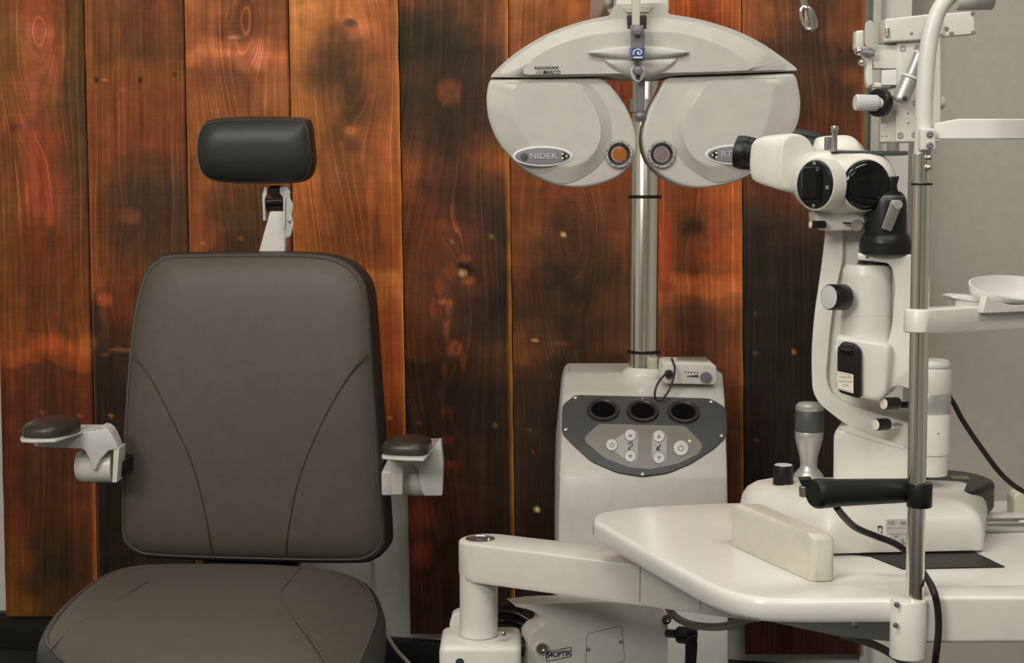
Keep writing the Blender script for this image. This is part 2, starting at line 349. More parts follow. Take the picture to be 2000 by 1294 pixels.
# knots and marks: x, y, rx, ry, colour, strength
KN = [(62,246,11,12,(78,42,34),.9),(62,246,22,18,(150,82,56),.45),(30,250,12,8,(88,50,36),.7),(78,65,22,10,(160,92,66),.55),(105,150,14,30,(165,85,62),.4),(64,300,9,45,(158,76,50),.4),(95,400,8,40,(150,66,46),.45),
 (100,470,10,22,(62,46,32),.6),(185,620,9,34,(44,34,28),.85),(122,640,7,50,(70,44,30),.6),(110,670,14,18,(165,72,42),.5),(170,670,16,16,(168,92,44),.6),(100,420,10,20,(160,70,45),.4),
 (189,156,3.5,4,(40,26,22),.95),(274,156,3,5,(34,24,22),.95),(342,146,3,5,(60,50,22),.9),(205,157,5,2.5,(170,120,70),.8),(240,175,7,2.5,(160,100,66),.6),(253,423,18,13,(128,76,48),.85),(205,585,13,11,(150,70,44),.85),(240,390,45,60,(62,46,35),.35),
 (276,200,2.5,60,(80,48,32),.5),(220,380,2,2,(200,180,150),0),(235,683,22,3.5,(125,84,50),.75),(205,692,10,3,(105,70,44),.6),(484,110,13,18,(110,62,46),.9),(484,110,22,26,(196,116,78),.45),(505,108,12,24,(205,120,88),.6),(404,128,8,8,(120,68,44),.7),(460,72,12,3,(185,140,100),.5),
 (458,478,24,26,(50,38,30),.5),(470,465,5,5,(110,74,44),.8),(396,474,4,2,(160,120,90),.7),(700,55,28,18,(180,106,74),.5),(685,45,12,8,(78,56,44),.8),(650,125,38,38,(70,52,36),.6),(690,200,22,34,(62,46,34),.55),(690,285,14,10,(84,52,36),.6),(685,255,10,8,(180,104,64),.6),
 (625,150,24,30,(86,60,40),.4),(735,450,6,36,(84,52,36),.5),(545,180,40,30,(150,92,54),.3),
 (878,180,20,22,(140,72,42),.9),(878,182,10,10,(104,66,44),.7),(900,200,26,40,(56,40,30),.3),(892,170,34,60,(48,38,30),.3),(905,527,16,14,(30,24,20),1.0),(904,533,8,7,(150,120,76),1.0),(880,530,14,14,(122,66,40),.7),(915,548,12,7,(140,74,44),.6),(908,505,10,9,(120,64,38),.6),(868,590,14,6,(140,72,44),.85),(846,605,5,18,(128,62,38),.8),(863,605,10,10,(84,46,34),.7),(876,600,4,15,(140,70,42),.7),(872,640,5,22,(120,60,38),.7),(888,679,12,13,(140,70,44),.85),(889,679,5,6,(96,52,38),.8),(903,700,5,20,(120,60,36),.6),(868,722,5,14,(110,58,36),.6),(858,560,6,18,(138,66,40),.6),
 (828,690,30,90,(50,37,30),.0),(863,440,22,10,(118,62,36),.5),(960,462,4,4,(120,110,80),.8),(883,470,3,3,(110,110,85),.8),(820,1010,22,26,(104,52,38),.75),(822,1080,18,24,(112,54,36),.75),(830,870,12,10,(98,56,34),.5),(960,395,50,45,(38,32,27),.4),(870,800,11,5,(98,50,33),.65),(862,812,4,10,(90,48,33),.5),(880,812,4,12,(90,48,33),.5),(872,858,12,6,(100,50,34),.65),(882,906,11,6,(112,48,34),.7),(872,914,4,9,(96,46,32),.5),(891,914,4,9,(96,46,32),.5),(82,804,4,3.5,(120,72,40),.8),(156,812,4,3.5,(124,72,38),.8),(217,812,4.5,3.5,(140,96,50),.9),(763,815,4,3,(190,130,64),.8),(967,830,4,4,(110,74,44),.8),(820,825,4,3,(130,84,46),.8),
 (1100,458,4,4,(210,170,110),.9),(1045,663,6,3,(190,150,100),.9),(1049,995,5,5,(195,180,120),1.0),(1035,840,3,3,(80,84,54),.8),(1042,883,2,2,(150,50,40),.9),(1090,670,20,4,(100,66,38),.6),(1135,500,30,60,(90,56,36),.25),
 (1355,442,18,14,(56,42,34),.8),(1328,500,22,30,(84,54,40),.45),(1300,560,14,16,(104,50,36),.85),(1335,575,45,14,(120,70,42),.3),(1395,455,10,60,(152,60,38),.35),(1298,480,14,60,(160,58,36),.45),
 (1475,690,4,4,(110,74,42),.7),(1550,687,4,5,(150,98,44),.9),(1476,612,4,4,(80,54,36),.8),(1478,860,4,4,(100,58,38),.8),(1500,22,14,10,(124,80,46),.45),(1640,100,3,5,(34,22,20),.9),(1660,98,3,5,(34,22,20),.9),(1640,175,26,34,(46,34,25),.5),(1575,90,34,12,(46,36,27),.5),(1660,150,18,14,(112,64,36),.45),(1620,230,24,26,(90,48,30),.3)]
WOOD_GAIN = 1.75
def lerp3(a, b, t): return tuple(x+(y-x)*t for x, y in zip(a, b))
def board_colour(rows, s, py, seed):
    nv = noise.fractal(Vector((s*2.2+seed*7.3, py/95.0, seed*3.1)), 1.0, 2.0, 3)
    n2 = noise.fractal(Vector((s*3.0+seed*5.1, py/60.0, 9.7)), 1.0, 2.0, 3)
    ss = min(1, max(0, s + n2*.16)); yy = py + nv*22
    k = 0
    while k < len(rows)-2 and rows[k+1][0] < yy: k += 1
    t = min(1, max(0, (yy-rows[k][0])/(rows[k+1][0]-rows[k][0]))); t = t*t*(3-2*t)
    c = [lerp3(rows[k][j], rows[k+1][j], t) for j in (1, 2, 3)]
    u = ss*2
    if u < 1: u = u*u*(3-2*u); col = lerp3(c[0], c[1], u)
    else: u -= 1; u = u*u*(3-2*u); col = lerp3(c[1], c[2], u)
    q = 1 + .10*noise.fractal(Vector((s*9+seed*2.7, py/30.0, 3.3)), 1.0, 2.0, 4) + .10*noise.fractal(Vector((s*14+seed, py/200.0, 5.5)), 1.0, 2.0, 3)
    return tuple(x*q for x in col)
def grain_field(px, py, seed):
    g = px + 5*noise.noise(Vector((px/90., py/260., seed*1.7))) + 3*noise.noise(Vector((px/40., py/110., seed+4)))
    return g
CATH = {0: (78, 60, 46, 130), 3: (690, 120, 62, 190), 4: (872, 610, 70, 210), 5: (1120, 470, 60, 170), 2: (480, 40, 50, 150)}
def wood_mesh():
    me = bpy.data.meshes.new('wood_boards'); V = []; Fc = []; COL = []; GR = []; MI = []
    for bi, (lt, lb, rt_, rb, ybot, edge, rows) in enumerate(PL_D):
        kn = [k for k in KN if lt-30 < k[0] < rt_+40]
        nx, ny = 56, 390; base = len(V); lift = (.022, .019, .022, .026, .018, .022, .021, .024)[bi]
        for j in range(ny+1):
            py = -420 + (ybot+420)*j/ny
            t = py/1200.0
            L = lt+(lb-lt)*t + .8*noise.noise(Vector((py/60, bi, 0))); R = rt_+(rb-rt_)*t + 1.0*noise.noise(Vector((py/70, bi, 5)))
            for i in range(nx+1):
                s = i/nx; px = L+(R-L)*s
                off = lift
                if i == 0 or i == nx: off = .001
                elif i == 1 or i == nx-1: off = lift-.0015
                if i == 0: px += 0
                elif i == 1: px = L+.3
                elif i == nx-1: px = R-.3
                V.append(Wp(px, py, off))
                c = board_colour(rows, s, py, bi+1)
                wx = 7*noise.noise(Vector((px/22., py/22., 1))); wy = 7*noise.noise(Vector((px/22., py/22., 8)))
                for kx, ky, rx, ry, kc, ks in kn:
                    q = ((px+wx*.35-kx)/rx)**2 + ((py+wy*.35-ky)/ry)**2
                    if q < 4: 
                        w = ks*(1 if q < .35 else max(0, 1-(q-.35)/2.2))**1.3
                        c = lerp3(c, kc, w)
                if edge and s > .9:
                    ew = max(0, 1-(R-px)/8.5)**.6*edge
                    c = lerp3(c, (170, 104, 46), min(1, ew*(.85+.3*noise.noise(Vector((py/40, bi, 2))))))
                elif bi == 0 and s > .955 and py > 925: c = lerp3(c, (150, 82, 40), .75)
                elif s > .97: c = tuple(x*(.55 if (R-px) < 3 else .85) for x in c)
                elif s < .03 and bi in (1, 2, 3): c = lerp3(c, (160, 96, 54), .35)
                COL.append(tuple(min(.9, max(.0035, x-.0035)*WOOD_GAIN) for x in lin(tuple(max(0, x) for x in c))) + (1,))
                g = grain_field(px, py, bi+1)
                for kx, ky, rx, ry, kc, ks in kn:
                    if rx > 8 and ks > .4:
                        dx, dy = px-kx, (py-ky)*.4
                        g += 10*math.copysign(1, dx)*math.exp(-(dx*dx+dy*dy)/(rx*rx*2.2))*min(1, abs(dx)/6)
                if bi in CATH:
                    cx, cy, wx2, hy = CATH[bi]
                    q = ((px-cx)/wx2)**2 + ((py-cy)/hy)**2
                    w = math.exp(-q*.55)
                    g = g*(1-w) + w*(cx + 62*math.sqrt(q+.02) + 3*noise.noise(Vector((px/18., py/40., 2))))
                GR.append(g/1000.0 + bi*3.0)
        for j in range(ny):
            for i in range(nx):
                a = base + j*(nx+1)+i; Fc.append((a, a+1, a+nx+2, a+nx+1))
    me.from_pydata([tuple(v) for v in V], [], Fc)
    ca = me.color_attributes.new('stain', 'FLOAT_COLOR', 'POINT'); 
    ca.data.foreach_set('color', [x for c in COL for x in c])
    ga = me.attributes.new('grain', 'FLOAT', 'POINT'); ga.data.foreach_set('value', GR)
    for p in me.polygons: p.use_smooth = True
    me.set_sharp_from_angle(angle=math.radians(40))
    return me
def wood_material():
    m = bpy.data.materials.new('stained_boards'); m.use_nodes = True; nt = m.node_tree; N = nt.nodes; Lk = nt.links.new; p = N['Principled BSDF']
    a = N.new('ShaderNodeAttribute'); a.attribute_name = 'stain'; g = N.new('ShaderNodeAttribute'); g.attribute_name = 'grain'
    tc = N.new('ShaderNodeTexCoord'); sx = N.new('ShaderNodeSeparateXYZ'); Lk(tc.outputs['Object'], sx.inputs[0])
    def nz(kx, kz, detail, rough=.6):
        mx = N.new('ShaderNodeMath'); mx.operation = 'MULTIPLY'; mx.inputs[1].default_value = kx; Lk(g.outputs['Fac'], mx.inputs[0])
        mz = N.new('ShaderNodeMath'); mz.operation = 'MULTIPLY'; mz.inputs[1].default_value = kz; Lk(sx.outputs['Z'], mz.inputs[0])
        c = N.new('ShaderNodeCombineXYZ'); Lk(mx.outputs[0], c.inputs[0]); Lk(mz.outputs[0], c.inputs[1])
        n = N.new('ShaderNodeTexNoise'); n.inputs['Scale'].default_value = 1; n.inputs['Detail'].default_value = detail; n.inputs['Roughness'].default_value = rough
        Lk(c.outputs[0], n.inputs['Vector']); return n
    def rng(src, a0, a1, b0, b1):
        r = N.new('ShaderNodeMapRange'); r.inputs[1].default_value = a0; r.inputs[2].default_value = a1; r.inputs[3].default_value = b0; r.inputs[4].default_value = b1
        Lk(src, r.inputs[0]); return r.outputs[0]
    n1 = nz(150, 3.0, 5); n2 = nz(60, 1.2, 2)
    saw = N.new('ShaderNodeTexNoise'); saw.inputs['Scale'].default_value = 1; saw.inputs['Detail'].default_value = 3
    mp = N.new('ShaderNodeMapping'); mp.inputs['Scale'].default_value = (6, 6, 240); Lk(tc.outputs['Object'], mp.inputs[0]); Lk(mp.outputs[0], saw.inputs['Vector'])
    def mul(c1, f):
        mm = N.new('ShaderNodeVectorMath'); mm.operation = 'SCALE'; Lk(c1, mm.inputs[0]); Lk(f, mm.inputs['Scale']); return mm.outputs[0]
    col = mul(a.outputs['Color'], rng(n1.outputs['Fac'], .3, .72, .70, 1.30))
    col = mul(col, rng(saw.outputs['Fac'], .3, .7, .94, 1.06))
    # fine light ring lines
    w = N.new('ShaderNodeMath'); w.operation = 'PINGPONG'; w.inputs[1].default_value = .5
    s2 = N.new('ShaderNodeMath'); s2.operation = 'MULTIPLY_ADD'; s2.inputs[1].default_value = 95; Lk(g.outputs['Fac'], s2.inputs[0]); Lk(n2.outputs['Fac'], s2.inputs[2]); Lk(s2.outputs[0], w.inputs[0])
    line = rng(w.outputs[0], .38, .5, 0, 1); msk = rng(n2.outputs['Fac'], .40, .65, 0, .8)
    lm = N.new('ShaderNodeMath'); lm.operation = 'MULTIPLY'; Lk(line, lm.inputs[0]); Lk(msk, lm.inputs[1])
    l1 = rng(lm.outputs[0], 0, 1, 1.0, 2.1)
    col = mul(col, l1)
    Lk(col, p.inputs['Base Color'])
    p.inputs['Roughness'].default_value = .55; p.inputs['Specular IOR Level'].default_value = .14
    b = N.new('ShaderNodeBump'); b.inputs['Strength'].default_value = .25; b.inputs['Distance'].default_value = .002
    Lk(n1.outputs['Fac'], b.inputs['Height']); Lk(b.outputs['Normal'], p.inputs['Normal'])
    return m
wm = wood_mesh(); wm.materials.append(wood_material())
wood = bpy.data.objects.new('wood_boards', wm); C.objects.link(wood); wood['label'] = 'reclaimed vertical boards stained orange to dark brown'
wood.parent = wall; wood.matrix_parent_inverse = Matrix.Translation(-wall.location)
bm = loft([[Wp(-14, -418, .001), Wp(1688, -418, .001), Wp(1686, 890, .001), Wp(6, 890, .001)], [Wp(-14, -418, -.0005), Wp(1688, -418, -.0005), Wp(1686, 890, -.0005), Wp(6, 890, -.0005)]])
jo = obj('joint_backing', bm, M['felt'], wall)

# ============================================================ EXAM CHAIR
CH = thing('exam_chair', 'charcoal leather examination chair with headrest and two armrests before the wood wall', 'chair', W(500, 1200, 2.7).xy.to_3d())
nb = Vector((-.085, -1, .07)).normalized(); b0 = W(495, 800, 2.86)
BP = [(335, 494), (480, 491), (600, 492), (665, 503), (706, 535), (722, 585), (733, 720), (745, 900), (753, 1040), (748, 1075), (725, 1095), (680, 1102), (480, 1099), (300, 1092), (258, 1082), (236, 1060), (233, 1020), (238, 900), (248, 740), (258, 630), (268, 570), (283, 525), (306, 502)]
bo = [PL(x, y, b0, nb) for x, y in cr(BP, 5)]
bz0, bz1 = min(p.z for p in bo), max(p.z for p in bo)
def bulge(bm, zc, zh, amt, n):
    for v in bm.verts:
        t = (v.co.z-zc)/zh; v.co += n*(amt*(1-t*t))
    return bm
def bb(bm): return bulge(bm, (bz0+bz1)/2+.03, (bz1-bz0)/2, .016, nb)
back = obj('backrest', bb(pillow(bo, nb, [(.03, -.105), (.012, -.10), (.001, -.085), (0, -.03), (.002, -.012), (.006, -.004), (.0085, -.005), (.011, -.002), (.018, .004), (.035, .010), (.06, .013), (.09, .014), (.12, .014), (.15, .014), (.18, .014), (.205, .014)])), M['leather'], CH)
side = obj('side_band', bb(pillow(bo, nb, [(-.0005, -.086), (-.0012, -.08), (-.0012, -.02), (.003, -.0085)])), M['leather_dark'], back, label='leather side band with its shade painted dark')
for pts in ([(262, 690), (300, 738), (345, 825), (380, 905), (400, 985), (409, 1040), (413, 1078)], [(723, 688), (685, 732), (642, 805), (607, 880), (582, 950), (567, 1020), (558, 1078)]):
    obj('seam', bb(tube([PL(x, y, b0 + nb*(.0132 if 0 < k < len(pts)-1 else .010), nb) for k, (x, y) in enumerate(pts)], .0017)), M['seam'], back)
def ringtube(P, r, seg=6):
    P = list(P)+[P[0], P[1]]; return tube(P, r, seg=seg, smooth=False)
def inset_loop(P, n, a, h):
    b = pillow(P, n, [(a, h), (a+.001, h)]); b.verts.ensure_lookup_table(); out = [b.verts[i].co.copy() for i in range(len(P))]; b.free(); return out
obj('piping', bb(ringtube(inset_loop(bo, nb, .0085, -.003), .0018)), M['piping'], back)
# seat
ZS = .40
SP = [(268, 1102), (400, 1100), (560, 1104), (680, 1118), (728, 1142), (752, 1192), (742, 1240), (712, 1300), (660, 1330), (400, 1338), (150, 1330), (85, 1300), (72, 1262), (88, 1215), (132, 1165), (195, 1120)]
so = [G(x, y, ZS) for x, y in cr(SP, 5)]
NZ = (0, 0, 1)
sy0, sy1 = min(p.y for p in so), max(p.y for p in so)
sxc = sum(p.x for p in so)/len(so)
def sd(bm):
    for v in bm.verts:
        t = (sy1-v.co.y)/(sy1-sy0); hx = .21+.06*t
        w = max(0, 1-min(1, abs(v.co.x-sxc)/hx)**3)
        q = min(1, max(0, t/.66)); h = q*q*(3-2*q)*.7 + .3*q
        v.co.z += .042*w*h - .03*max(0, (t-.74)/.26)**2
    return bm
seat = obj('seat', sd(pillow(so, NZ, [(.02, -.10), (.004, -.09), (0, -.06), (0, -.02), (.004, -.008), (.008, -.006), (.012, -.003), (.025, .004), (.05, .010), (.09, .014), (.12, .0155)] + [(.12+.017*k, .016) for k in range(1, 7)])), M['leather'], CH)
obj('side_band', sd(pillow(so, NZ, [(.003, -.091), (-.0008, -.06), (-.0010, -.02), (.003, -.006), (.009, -.0025), (.014, -.0008)])), M['leather_dark'], seat, label='leather side band with its shade painted dark')  # dark tone paints the shade of sides turned from the left light
obj('piping', sd(ringtube(inset_loop(so, NZ, .0150, .0002), .0020)), M['piping'], seat)
def seat_tube(pts, r=.0017):
    return sd(tube([G(x, y, ZS + h) for x, y, h in pts], r))
obj('seam', seat_tube([(98, 1294, .002), (150, 1255, .010), (215, 1222, .0145), (262, 1188, .0165), (290, 1160, .0165)]), M['piping'], seat)
obj('seam', seat_tube([(588, 1112, .0155), (565, 1160, .0165), (548, 1205, .0165), (580, 1250, .0165), (645, 1298, .0165)]), M['piping'], seat)
# pedestal out of the frame below
obj('pedestal', lathe([(.27, 0), (.27, .03), (.24, .05), (.08, .06), (.075, .30)], (W(470, 1250, 2.62).x, 2.56, 0)), M['bracket'], CH)
# headrest
nh = Vector((-.05, -1, -.10)).normalized(); h0 = W(498, 295, 2.86)
HP = [(412, 234), (500, 230), (582, 233), (602, 246), (609, 290), (611, 322), (600, 350), (572, 359), (500, 360), (428, 357), (398, 346), (385, 315), (384, 270), (392, 246)]
ho = [PL(x, y, h0, nh) for x, y in cr(HP, 5)]
hz = sum(p.z for p in ho)/len(ho)
def hbm(bm): return bulge(bm, hz, .062, .008, nh)
hd = obj('headrest_pad', hbm(pillow(ho, nh, [(.02, -.075), (.006, -.068), (0, -.05), (0, -.02), (.0025, -.008), (.004, -.0075), (.006, -.004), (.014, .003), (.025, .007), (.035, .0085), (.045, .009)])), M['leather_dark'], CH)
obj('piping', hbm(ringtube(inset_loop(ho, nh, .004, -.006), .0014)), M['seam'], hd)
hb = obj('headrest_arm', slab(fil([(505, 492), (527, 412), (554, 412), (560, 440), (556, 492), (552, 560), (500, 560)], 4), 2.90, .03, .003), M['white'], CH, label='white headrest arm')
obj('side_plate', slab(fil([(512, 382), (517, 364), (522, 366), (521, 380), (517, 388), (518, 430), (514, 432)], 1), 2.89, .045, .0008), M['bracket'], hb)
obj('side_plate', slab(fil([(546, 362), (560, 364), (565, 375), (564, 385), (571, 400), (568, 420), (571, 440), (566, 462), (558, 465), (554, 445), (553, 385), (546, 378)], 3), 2.885, .004, .001, n=(-.6, -.8, 0)), M['bracket'], hb)
obj('side_plate', slab(fil([(553, 385), (557, 385), (556, 446), (553, 446)], 1), 2.88, .05, .0006), M['bracket'], hb)
obj('pivot_block', merge(slab(fil([(526, 362), (549, 362), (547, 386), (528, 386)], 2), 2.90, .03, .002), cyl(W(520, 394, 2.895), W(553, 392, 2.895), .0055), slab([(520, 398), (553, 398), (553, 412), (522, 412)], 2.905, .02, .001)), M['black'], hb)
obj('bolt', ball(W(565, 431, 2.876), .0035), M['chrome'], hb)
# armrests
def armrest(left):
    if left:
        d0 = 2.66; zp = W(100, 858, d0).z
        fr, d = [(64, 861), (108, 858), (150, 846), (203, 836), (215, 843), (225, 862), (231, 876), (212, 880), (196, 896), (186, 918), (181, 918), (174, 896), (164, 877), (150, 876), (105, 874), (67, 871)], 2.748
        pad = [(44, 856), (50, 848), (72, 840), (110, 836), (150, 836), (158, 841), (150, 848), (108, 857), (70, 858)]
        plate = [(39, 855), (46, 848), (74, 838), (140, 830), (203, 830), (207, 833), (203, 835), (176, 838), (142, 849), (108, 860), (60, 861), (41, 860)]
    else:
        d0 = 2.62; zp = W(790, 893, d0).z
        fr, d = [(786, 897), (826, 896), (840, 880), (857, 860), (862, 862), (866, 905), (864, 968), (828, 968), (820, 950), (817, 916), (806, 905), (788, 904)], 2.70
        pad = [(748, 889), (754, 880), (768, 874), (835, 873), (842, 878), (831, 891), (790, 892)]
        plate = [(745, 890), (752, 880), (780, 868), (840, 857), (862, 857), (858, 862), (843, 880), (829, 897), (790, 896), (747, 893)]
    T = obj('armrest', slab(fil(fr, 4), d, .035, .0025), M['bracket'], CH, label='light grey armrest bracket')
    po = [G(x, y, zp) for x, y in cr(pad, 4)]
    hp_ = .024
    obj('arm_pad', pillow([p + Vector((0, 0, .003)) for p in po], NZ, [(.004, -.001), (0, .002), (0, .010), (.002, .015), (.006, .019), (.012, .022), (.022, hp_)]), M['leather_brown'], T, label='brown-black leather arm pad')
    pl_ = [G(x, y, zp) for x, y in fil(plate, 3)]
    obj('arm_plate', pillow(pl_, NZ, [(.001, -.0035), (0, -.0025), (0, .0005), (.001, .0015)]), M['white'], T)
    if left:
        a, bb = W(152, 909, 2.74), W(226, 909, 2.74)
        a, bb = W(152, 909, 2.79), W(226, 909, 2.79)
        bend = [(198, 831), (206, 832), (213, 837), (220, 848), (226, 862), (231, 877)]
        rows = []
        for k, (x, y) in enumerate(bend):
            p = W(x, y, 2.755); rows.append([p + Vector((0, -.006, 0)), p + Vector((0, .035, 0)), p + Vector((-.003, .035, -.0025)), p + Vector((-.003, -.006, -.0025))])
        obj('bent_plate', loft(rows), M['white'], T)
        obj('hub', merge(lathe([(.025, 0), (.029, .006), (.031, .014), (.031, .067)], a, bb-a), slab(fil([(222, 874), (233, 874), (228, 942), (219, 942)], 1), 2.75, .05, .001)), M['white'], T)
        obj('mount_arm', box((W(236, 912, 2.80).x, 2.84, W(236, 912, 2.80).z), (.02, .12, .03), b=.004), M['black'], T)
    else:
        a, bb = W(864, 934, 2.752), W(788, 932, 2.752)
        obj('hub', lathe([(.022, 0), (.029, .004), (.0325, .010), (.0325, .068), (.031, .07)], a, bb-a), M['white'], T)
        obj('mount_plate', slab(fil([(760, 899), (788, 902), (786, 966), (766, 966)], 2), d-.008, .02, .002), M['white'], T)
        obj('mount_arm', box((W(766, 930, 2.80).x, 2.82, W(766, 932, 2.80).z), (.03, .16, .045), b=.004), M['bracket'], T)
armrest(True); armrest(False)
# frame that carries backrest, arms and seat
obj('frame', merge(box((W(490, 930, 2.9).x, 2.93, .58), (.50, .04, .05)), box((W(490, 930, 2.9).x, 2.90, .42), (.18, .05, .36)), box((W(480, 1300, 2.6).x, 2.62, .27), (.34, .5, .07))), M['black'], CH)

# white wall cord behind the chair
obj('cord', tube([Wp(728, 1050, .012), Wp(728, 1115, .012), Wp(733, 1170, .03), W(745, 1215, 3.3), W(770, 1262, 3.2), W(800, 1296, 3.1), W(850, 1350, 2.98), (W(900, 1420, 2.9).x, 2.9, .006)], .0042), M['pale_cord'], None, 'pale cord hanging down the wall behind the chair', 'cord')

# ============================================================ INSTRUMENT STAND (console and pole)
ST = thing('instrument_stand', 'white instrument stand with button panel, three wells and a tall chrome pole', 'instrument stand', (W(1256, 900, 2.85).x, 2.88, 0))
D0, D1, D2 = 2.70, 2.876, 2.99
def ds(py):
    if py >= 930: return D0
    if py >= 772: return D0 + (930-py)/158*(D1-D0)
    return D1 + (772-py)/44*(D2-D1)
prof = [(1592, 1084, 1436), (1300, 1087, 1425), (1000, 1089, 1424), (935, 1091, 1423), (925, 1091, 1423), (860, 1094, 1421), (780, 1097, 1418), (770, 1098, 1417), (764, 1098, 1416), (740, 1101, 1414), (731, 1105, 1412), (728, 1112, 1408)]
rows = []
for py, l, r in prof:
    d = ds(py); rad = .010
    p, q = W(l, py, d), W(r, py, d)
    if py == 1592: p.z = q.z = 0.0
    bk = 3.16
    pts = [(p.x, p.y+rad*1.6), (p.x+rad*.3, p.y+rad*.5), (p.x+rad*1.2, p.y), (q.x-rad*1.2, q.y), (q.x-rad*.3, q.y+rad*.5), (q.x, q.y+rad*1.6), (q.x-.008, bk), (p.x+.008, bk)]
    rows.append([Vector((x, y, p.z)) for x, y in pts])
top = rows[-1]; rows.append([Vector((v.x, v.y+.02 if i < 6 else v.y, v.z+.0)) for i, v in enumerate(top)])
body = obj('body', loft(rows), M['console'], ST)
def SL(px, py, h=0.0):
    p0 = W(1256, 930, D0); a = W(1256, 772, D1) - p0
    n = Vector((1, 0, 0)).cross(a).normalized()
    return PL(px, py, p0 + n*h, n), n
NS = SL(1256, 850)[1]; US = (W(1256, 772, D1) - W(1256, 930, D0)).normalized()
def spillow(px, h0, h1, b=.001): return pillow([SL(x, y, h0)[0] for x, y in px], NS, [(0, 0), (0, h1-h0-b), (b*.3, h1-h0-b*.3), (b, h1-h0)])
po = fil([(1124, 773), (1255, 776), (1388, 780), (1418, 798), (1420, 850), (1398, 874), (1350, 906), (1305, 925), (1255, 931), (1205, 924), (1155, 902), (1118, 868), (1097, 845), (1098, 792)], 10)
pan = obj('control_panel', [(spillow(po, 0, .0035), M['slate'])], None, ST, label='dark slate control panel')
ip = fil([(1170, 828), (1338, 832), (1373, 868), (1366, 886), (1325, 906), (1270, 917), (1228, 913), (1180, 895), (1142, 862), (1143, 852)], 7)
obj('key_plate', spillow(ip, .003, .0048), M['panel_grey'], pan, label='warm grey key plate')
key_tri = fil([(1184, 869), (1232, 837), (1246, 843), (1246, 900), (1232, 906)], 9); key_cap = fil([(1273, 840), (1302, 842), (1302, 906), (1273, 904)], 13)
obj('key_field', spillow(key_tri, .0045, .0054, .0003), M['panel_light'], pan); obj('key_field', spillow(key_cap, .0045, .0054, .0003), M['panel_light'], pan)
def icon(kind, x, y, s):
    if kind in ('up', 'down'):
        k = -1 if kind == 'up' else 1
        return spillow([(x-s, y-k*s*.8), (x+s, y-k*s*.8), (x, y+k*s)], .0066, .0071, .0001)
    P = [SL(x + s*math.sin(a)*1.0, y - s*math.cos(a), .0068)[0] for a in [math.radians(q) for q in range(40, 325, 20)]]
    return merge(tube(P, .0009, smooth=False, seg=6), tube([SL(x, y-s*1.3, .0068)[0], SL(x, y-s*.2, .0068)[0]], .0009, seg=6, smooth=False))
for x, y, r, kd in ((1195, 869, 11, 'power'), (1231, 850, 11, 'up'), (1231, 891, 11, 'down'), (1287, 852, 11, 'up'), (1287, 894, 11, 'down'), (1330, 875, 14.5, 'power')):
    e = [(x + r*math.cos(a), y + r*.98*math.sin(a)) for a in [2*math.pi*k/28 for k in range(28)]]
    e2 = [(x + (r+1.6)*math.cos(a), y + (r+1.6)*.98*math.sin(a)) for a in [2*math.pi*k/28 for k in range(28)]]
    obj('button', [(spillow(e, .005, .0068, .0006), M['button']), (spillow(e2, .005, .0058, .0003), M['mid_ink']), (icon(kd, x, y, 4 if kd != 'power' else r*.36), M['mid_ink'])], None, pan)
obj('lamp_symbol', tube([SL(x, y, .0058)[0] for x, y in ((1228, 868), (1229, 864), (1234, 864), (1235, 869), (1230, 873), (1228, 877), (1231, 877))], .0009, seg=6), M['ink'], pan)
obj('chair_symbol', merge(tube([SL(x, y, .0058)[0] for x, y in ((1283, 877), (1284, 872), (1289, 872), (1290, 867))], .001, seg=6, smooth=False), tube([SL(x, y, .0058)[0] for x, y in ((1286, 872), (1286, 878), (1282, 878), (1290, 878))], .001, seg=6, smooth=False)), M['ink'], pan)
obj('indicator', ball(SL(1347, 861, .005)[0], .003), M['led'], pan, label='small green indicator lamp')
for x, y in ((1124, 776), (1255, 780), (1389, 784), (1105, 838), (1409, 850), (1255, 925)):
    obj('screw', lathe([(.0045, 0), (.0045, .0012), (.003, .0022), (0, .0024)], SL(x, y, .0032)[0], NS, 16), M['steel'], pan)
for x, y in ((1178, 802), (1255, 804), (1335, 806)):
    o = SL(x, y, .003)[0]
    w = obj('well', lathe([(.021, .001), (.0225, .0045), (.0255, .0065), (.0285, .006), (.030, .003), (.0305, 0)], o, NS, 40), M['purple_black'], pan, label='black rimmed instrument well')
    bmw = lathe([(.0005, -.0005), (.022, -.0005), (.022, .0015), (.0005, .0012)], o+NS*.0012, NS, 32)
    obj('opening', bmw, M['void'], w)
# collar, pole, ties
pc = W(1256, 735, 2.985)
cz = pc.z
col_o = Vector((pc.x-.003, pc.y, cz-.004))
obj('pole_collar', lathe([(.0395, -.012), (.0405, 0), (.0405, .008), (.038, .016), (.031, .021), (.029, .023)], col_o, NZ, 40), M['white'], ST)
PR = 29*K(2.985)
pole = obj('pole', lathe([(PR, 0), (PR, 1.05), (PR*.9, 1.055)], Vector((pc.x, pc.y, cz)), NZ, 48), M['chrome'], ST, label='tall chrome pole')
for yy in (384, 686):
    zt = W(1256, yy, 2.985).z; o = Vector((pc.x, pc.y, zt))
    obj('cable_tie', merge(lathe([(PR, -.003), (PR+.0018, -.003), (PR+.0018, .003), (PR, .003)], o, NZ, 40), box(o+Vector((PR*.95, -.012, 0)), (.010, .006, .007), b=.001)), M['black'], pole)
zc = W(1256, 207, 2.985).z
obj('pole_clamp', merge(lathe([(PR, -.012), (PR+.006, -.012), (PR+.006, .012), (PR, .012)], Vector((pc.x, pc.y, zc)), NZ, 40), box((pc.x+.03, pc.y-.02, zc), (.02, .02, .018), b=.002)), M['steel'], pole)
